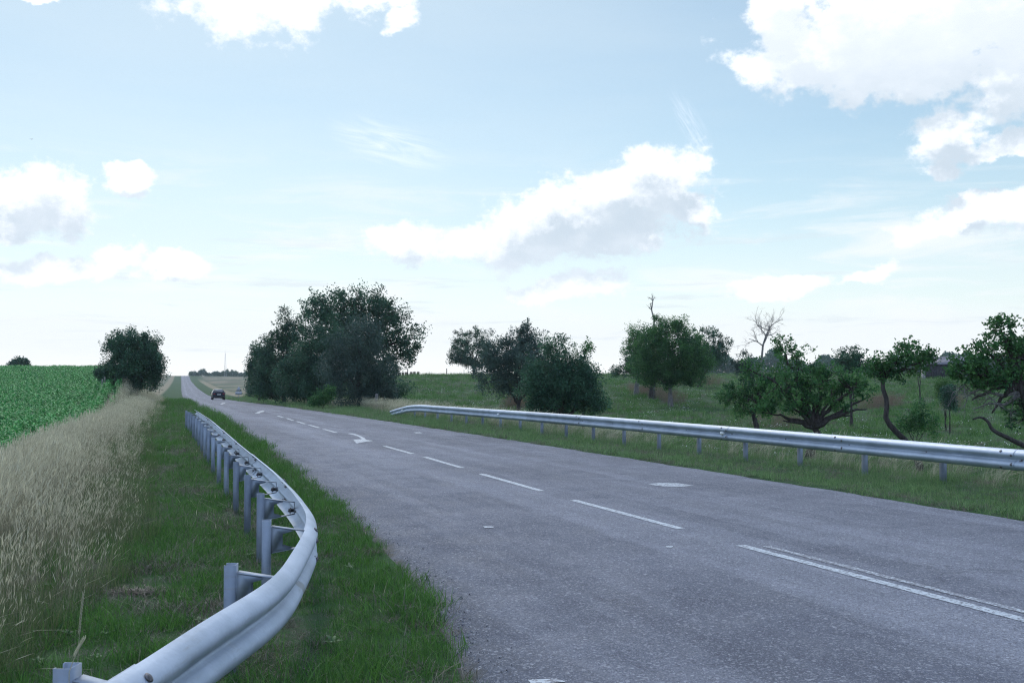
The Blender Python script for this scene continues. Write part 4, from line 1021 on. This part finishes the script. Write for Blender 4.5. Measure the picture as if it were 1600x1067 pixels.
for (px, py, s_, sd_, lb) in ((22,571,10,41,'lone dark tree on the skyline above the corn field, left of its twin'),(36,570,7,42,'smaller dark tree on the skyline above the corn field, right of its twin')):
    tree('skyline_tree', lb, 'tree', (px, 578), [(px,py,s_,4.5),(px+3,py-1.5,s_*.6,4)], 'leafd', 2500, .35, .8, 40, D=190, tr=.2, seed=sd_, twig=10)

# ------------------------------------------------------------------ car
def build_car():
    D = 157; c = at(342, 625, D); x0, y0 = c.x, D; z0 = float(ZR(D)); dx = (XL(165)-XL(149))/16.; yaw = -math.atan(dx)
    root = empty('car', (x0, y0, z0), 'dark blue-black car driving away on the far stretch of road', 'car', rz=yaw+R(1.5))
    paint = simple('dark_car_paint', (.012, .018, .035), .25, .3, .05, 3, spec=.6); glass = simple('car_glass', (.006, .008, .012), .06, 0, .05, 3, spec=.9)
    black = simple('black_plastic', (.012, .012, .013), .6); red = simple('tail_lamp_red', (.25, .012, .012), .25); tyre = simple('tyre_rubber', (.012, .012, .012), .85)
    alloy = simple('wheel_alloy', (.30, .31, .32), .35, .8); plate = simple('number_plate', (.62, .62, .58), .5); roofm = simple('glossy_roof_sky_sheen', (.05, .06, .075), .12, .4, .05, 3, spec=.8)  # roof coat coloured paler than the body to imitate reflected sky
    # lofted body: stations along y (rear = 0), each: y, half width low, half width belt, half width roof, z sill, z belt, z roof
    St = [(0,.74,.78,.60,.42,.92,.98),(.06,.82,.86,.64,.32,.98,1.10),(.25,.87,.89,.62,.26,1.0,1.36),(.7,.90,.90,.60,.24,1.0,1.49),(1.5,.91,.90,.60,.22,.98,1.53),(2.3,.91,.90,.59,.22,.96,1.48),(2.9,.90,.89,.60,.22,.95,1.22),(3.25,.90,.88,.66,.22,.95,1.0),(3.9,.87,.82,.6,.24,.84,.87),(4.2,.74,.66,.5,.32,.66,.70)]
    mb = MB(); V = []; 
    def sec(s_):
        y, wl, wb, wr, zl, zb, zt = s_; q = []
        for x, z in ((wl*.9, zl), (wl, zl+.10), (wl+.01, (zl+zb)/2), (wb, zb-.05), (wb-.03, zb), (wr+.04, zt-.08), (wr-.02, zt-.015), (wr*.6, zt)): q.append((x, y, z))
        return q+[(-x, y, z) for x, y, z in q[::-1]]
    for s_ in St: V += sec(s_)
    k = 16; m = len(St); f = [(i*k+j, i*k+(j+1) % k, (i+1)*k+(j+1) % k, (i+1)*k+j) for i in range(m-1) for j in range(k)]
    f += [tuple(range(k)), tuple((m-1)*k+j for j in range(k))[::-1]]
    mb.add(V, f); b = mb.build('body', paint, root, smooth=True)
    sm = b.modifiers.new('round', 'BEVEL'); sm.width = .03; sm.segments = 2; b.data.set_sharp_from_angle(angle=R(40))
    mb = MB(); mb.prism([(-.60,-.0,1.02),(.60,-.0,1.02),(.54,.24,1.375),(-.54,.24,1.375)], (0, -.83, .55), .03); mb.build('rear_window', glass, root)
    for sx in (-1, 1):
        mb = MB(); mb.prism([(sx*.875,.45,1.0),(sx*.875,2.85,.97),(sx*.66,2.3,1.42),(sx*.66,.6,1.42)], (sx*.9, 0, .4), .012); mb.build('side_window', glass, root)
        mb = MB(); mb.prism([(sx*.50,-.02,.80),(sx*.80,.03,.80),(sx*.82,.05,.95),(sx*.52,-.0,.95)], (0, -1, 0), .03); mb.build('tail_lamp', red, root)
        mb = MB(); mb.box((sx*1.0, 2.55, 1.02), .20, .10, .13); mb.box((sx*.90, 2.6, .98), .1, .04, .03); o = mb.build('door_mirror', paint, root); bv = o.modifiers.new('round', 'BEVEL'); bv.width = .03; bv.segments = 2
        for yy in (.75, 3.35):
            mb = MB(); mb.lathe((sx*.70, yy, .32), (sx, 0, 0), [(0, .26), (.01, .31), (.04, .325), (.18, .325), (.205, .31), (.21, .22), (.19, .21)], 22); w_ = mb.build('wheel', tyre, root)
            mb = MB(); mb.lathe((sx*.89, yy, .32), (sx, 0, 0), [(0, .205), (.012, .20), (.016, .06), (.03, .05)], 10); mb.build('rim', alloy, w_)
    mb = MB(); mb.box((0, -.02, .47), 1.56, .14, .20); o = mb.build('rear_bumper', black, root); bv = o.modifiers.new('round', 'BEVEL'); bv.width = .04; bv.segments = 3
    mb = MB(); mb.box((0, -.045, .78), .52, .02, .12); mb.build('number_plate', plate, root)
    mb = MB(); mb.prism([(-.56,.30,1.395),(.56,.30,1.395),(.57,.7,1.50),(.57,1.5,1.54),(.56,2.25,1.495),(-.56,2.25,1.495),(-.57,1.5,1.54),(-.57,.7,1.50)], (0, 0, 1), .012); mb.build('roof', roofm, root)
build_car()

# ------------------------------------------------------------------ sign seen from behind
def build_sign():
    D = 185; g = at(373, 612, D); g.z = H(g.x, g.y); root = empty('road_sign', g, 'grey back of a triangular road sign above a rectangular plate beside the far thicket', 'road sign', rz=R(14))
    gm = simple('sign_back_grey', (.36, .37, .40), .6, .2)
    mb = MB(); mb.tube([(0, 0, -.2), (0, 0, 2.0)], (.035, .035), 8); mb.build('pole', M['zinc'], root)
    mb = MB(); mb.prism([(-.5,-.05,1.25),(.5,-.05,1.25),(0,-.05,2.1)], (0, 1, 0), .02); mb.build('triangle_panel', gm, root)
    mb = MB(); mb.box((0, -.04, .92), 1.1, .02, .5); mb.build('plate', gm, root)
build_sign()

# ------------------------------------------------------------------ mast
def build_mast():
    D = 840; x = (352-800)/F*D; g = Vector((x, D, H(x, D))); root = empty('radio_mast', g, 'thin pale radio mast rising above the far tree line', 'mast')
    m = simple('pale_mast_paint', (.50, .50, .52), .6); hgt = 17.5; mb = MB()
    for k in range(3):
        a = k*2.094; mb.tube([(1.0*math.cos(a), 1.0*math.sin(a), 0), (.28*math.cos(a), .28*math.sin(a), hgt)], (.08, .05), 5)
    for z in np.arange(0, hgt, 1.1):
        r0 = 1.0-.72*z/hgt; r1 = 1.0-.72*(z+1.1)/hgt
        for k in range(3):
            a = k*2.094; b = (k+1)*2.094
            mb.tube([(r0*math.cos(a), r0*math.sin(a), z), (r1*math.cos(b), r1*math.sin(b), z+1.1)], (.03, .03), 4, False)
    mb.build('lattice', m, root); mb = MB(); mb.tube([(0, 0, hgt-.3), (0, 0, hgt+3)], (.08, .04), 5); mb.build('antenna', m, root)
build_mast()

# ------------------------------------------------------------------ fence posts and hay bales
def wood_post(px, py, D, h, label, r_=.06, group=None, mat='wood', lean=0, name='fence_post'):
    g = at(px, py, D); g.z = H(g.x, g.y); mb = MB()
    mb.tube([(0, 0, -.2), (lean*.5, 0, h*.5), (lean, 0, h-.03), (lean, 0, h)], (r_*1.05, r_, r_*.96, r_*.7), 9)
    o = mb.build(name, M[mat], smooth=False); o.location = g; return tag(o, label, 'fence post', group)
gp = 'fence posts on the skyline'
for i, (px, h) in enumerate(((620,1.35),(637,1.35),(698,1.3),(725,1.1),(931,1.2))):
    wood_post(px, 585, 202, h, ('leftmost wooden post on the skyline, beside the thicket', 'wooden post on the skyline in front of the hay bales', 'lone wooden post on the open skyline between thicket and orchard', 'thin wooden post on the skyline left of the dark orchard tree trunk', 'wooden post on the skyline right of the large round bush')[i], .085 if i != 3 else .04, gp, 'darkwood')
for i, (px, py, h) in enumerate(((159,606,1.2),(163,601,1.2),(180,592,1.3),(165,612,1.0))):
    wood_post(px, py, 76+i*2, h, ('pale wooden post at the corn field edge, left of the dry mound', 'wooden post just behind the pale one at the corn edge', 'dark weathered post on the dry grass mound in front of the round tree', 'short weathered post low in the dry grass by the corn')[i], .05, 'posts of the old field fence', 'wood', .03)
wood_post(588.5, 626, 66, 1.0, 'short grey post at the foot of the thicket above the dry grass', .09, None, 'barkg')
hay = simple('hay', (.15, .105, .075), .95, 0, .35, 5, .6)
for i, px in enumerate((624.5, 629.5, 634.5, 642.5, 647.5, 653.5)):
    g = at(px, 585, 250); g.z = H(g.x, g.y); mb = MB()
    mb.lathe((-.62, 0, .66), (1, .15, 0), [(0, .55), (.03, .63), (.2, .66), (1.0, .66), (1.17, .63), (1.2, .55)], 20)
    o = mb.build('hay_bale', hay); o.location = g; o.scale = (.5, 1, 1.0)
    tag(o, ('leftmost round hay bale of the row on the skyline', 'second round hay bale from the left, between the two posts', 'third round hay bale from the left, at the second post', 'fourth hay bale from the left, just right of the second post', 'fifth hay bale from the left, second from the right end', 'rightmost hay bale, standing apart at the end of the row')[i], 'hay bale', 'hay bales on the skyline')

# ------------------------------------------------------------------ shed
def build_shed():
    D = 165; g = at(1490, 590, D); g.z = H(g.x, g.y)-.2; root = empty('shed', g, 'low dark wooden shed with a grey roof and one white end wall', 'shed', rz=R(-14))
    L, Wd, h1, h2 = 8.6, 4.6, 2.5, 3.5
    rm = simple('grey_sheet_roof', (.12, .12, .14), .6, .2, .2, 3); wh = simple('limewashed_wall', (.62, .62, .62), .8, 0, .15, 4)
    mb = MB()
    for k in range(43): mb.box((-L/2+.1+k*.2, -Wd/2, h1/2), .19, .04+.008*(k % 2), h1)
    mb.box((0, Wd/2, h1/2), L, .05, h1); mb.box((L/2, 0, h1/2), .05, Wd-.1, h1); mb.build('board_wall', M['darkwood'], root)
    mb = MB(); mb.prism([(-L/2, -Wd/2+.03, .7), (-L/2, Wd/2-.03, .7), (-L/2, Wd/2-.03, h1), (-L/2, 0, h2), (-L/2, -Wd/2+.03, h1)], (-1, 0, 0), .06); mb.build('white_gable', wh, root)
    mb = MB(); mb.box((-L/2-.02, 0, .35), .10, Wd-.1, .70); mb.box((-L/2-.08, -.4, .5), .08, .9, .9); mb.build('stone_base', simple('grey_plinth', (.22, .22, .24), .9), root)
    mb = MB()
    for s_ in (-1, 1):
        mb.prism([(-L/2-.3, s_*(Wd/2+.3), h1-.12), (L/2+.3, s_*(Wd/2+.3), h1-.12), (L/2+.3, 0, h2+.05), (-L/2-.3, 0, h2+.05)], (0, 0, 1), .05)
    mb.build('roof', rm, root)
    mb = MB(); mb.box((1.0, -Wd/2-.04, .85), 1.0, .05, 1.7); mb.build('door', M['wood'], root)
build_shed()

# ------------------------------------------------------------------ small things near the camera
def grass_heap():
    g = ground_hit(212, 930); mb = MB(); r = np.random.default_rng(77)
    for _ in range(420):
        a = r.uniform(0, 6.28); c = np.array((r.normal(0, .12), r.normal(0, .045), abs(r.normal(.015, .015)))); L = r.uniform(.05, .16)
        d = np.array((math.cos(a), .5*math.sin(a), r.normal(0, .15)))*L; n_ = np.array((0, 0, 1.)); s_ = np.cross(d, n_); s_ = s_/np.linalg.norm(s_)*.0025
        mid = c+d*.5+np.array((0, 0, .012)); mb.add([c-s_, c+s_, mid-s_, mid+s_, c+d-s_*.3, c+d+s_*.3], np.array([(0, 1, 3, 2), (2, 3, 5, 4)]), float(r.uniform()))
    o = mb.build('dead_grass_heap', leafmat('dark_dead_grass', (.045, .035, .028), (.12, .10, .08), .1), tint=True); o.location = g
    tag(o, 'small dark heap of dead grass lying on the mown verge behind the near rail', 'grass heap', kind='stuff')
grass_heap()
def stalk(px0, py0, px1, py1, D, label, bend):
    a = at(px0, py0, D); b = at(px1, py1, D); gz = H(a.x, a.y); mb = MB(); P = []
    for k in range(9): t = k/8; p = a.lerp(b, t); P.append((p.x+bend*math.sin(t*math.pi), p.y, p.z))
    P = [(P[0][0], P[0][1], gz)]+P; mb.tube(P, np.linspace(.0016, .0009, len(P)), 5, tint=.6)
    for k in range(26):
        t = .45+.55*k/26; i = t*8; j = min(7, int(i)); p = np.array(P[j+1])*(1-(i-j))+np.array(P[min(9, j+2)])*(i-j); s_ = 1 if k % 2 else -1
        mb.tube([p, p+np.array((s_*.003, 0, .008)), p+np.array((s_*.003, 0, .018))], (.001, .0016, .0005), 4, tint=.8)
    o = mb.build('grass_stalk', M['straw'], tint=True); o.location = (0, 0, 0)
    V = Vector(P[0]); o.data.transform(Matrix.Translation(-V)); o.location = V
    return tag(o, label, 'grass stalk')
stalk(121,1045,131,925,4.3,'tall thin pale grass stalk standing upright behind the nearest rail post',-.004)
stalk(108,1050,133,998,4.05,'short pale grass ear leaning right just behind the nearest rail post',-.006)
# small bird, high in the sky
def bird():
    g = at(49, 218, 120); mb = MB(); mb.lathe((0, -.16, 0), (0, 1, .1), [(0, .01), (.06, .04), (.18, .05), (.27, .03), (.33, .008)], 10)
    o = mb.build('bird', simple('bird_feathers', (.03, .03, .035), .8)); o.location = g; o.scale = (.5, .5, .5); tag(o, 'tiny dark bird gliding in the sky at the far left', 'bird')
    mb = MB()
    for s_ in (-1, 1): mb.prism([(0, -.05, .01), (0, .09, .01), (s_*.22, .10, .09), (s_*.42, -.03, .04), (s_*.2, -.03, .08)], (0, 0, 1), .008)
    mb.build('wings', o.data.materials[0], o)
bird()

# ------------------------------------------------------------------ the air: even haze that fades the far woods
def haze():
    mb = MB(); mb.box((0, 560, 17), 1700, 1500, 44); m = bpy.data.materials.new('haze'); m.use_nodes = True; nt = m.node_tree; nt.nodes.clear()
    o = nt.nodes.new('ShaderNodeOutputMaterial'); v = nt.nodes.new('ShaderNodeVolumePrincipled')
    v.inputs['Color'].default_value = (.84, .94, 1, 1); v.inputs['Density'].default_value = .00016; v.inputs['Anisotropy'].default_value = .2
    nt.links.new(v.outputs[0], o.inputs['Volume']); tag(mb.build('haze', m), kind='stuff')
haze()
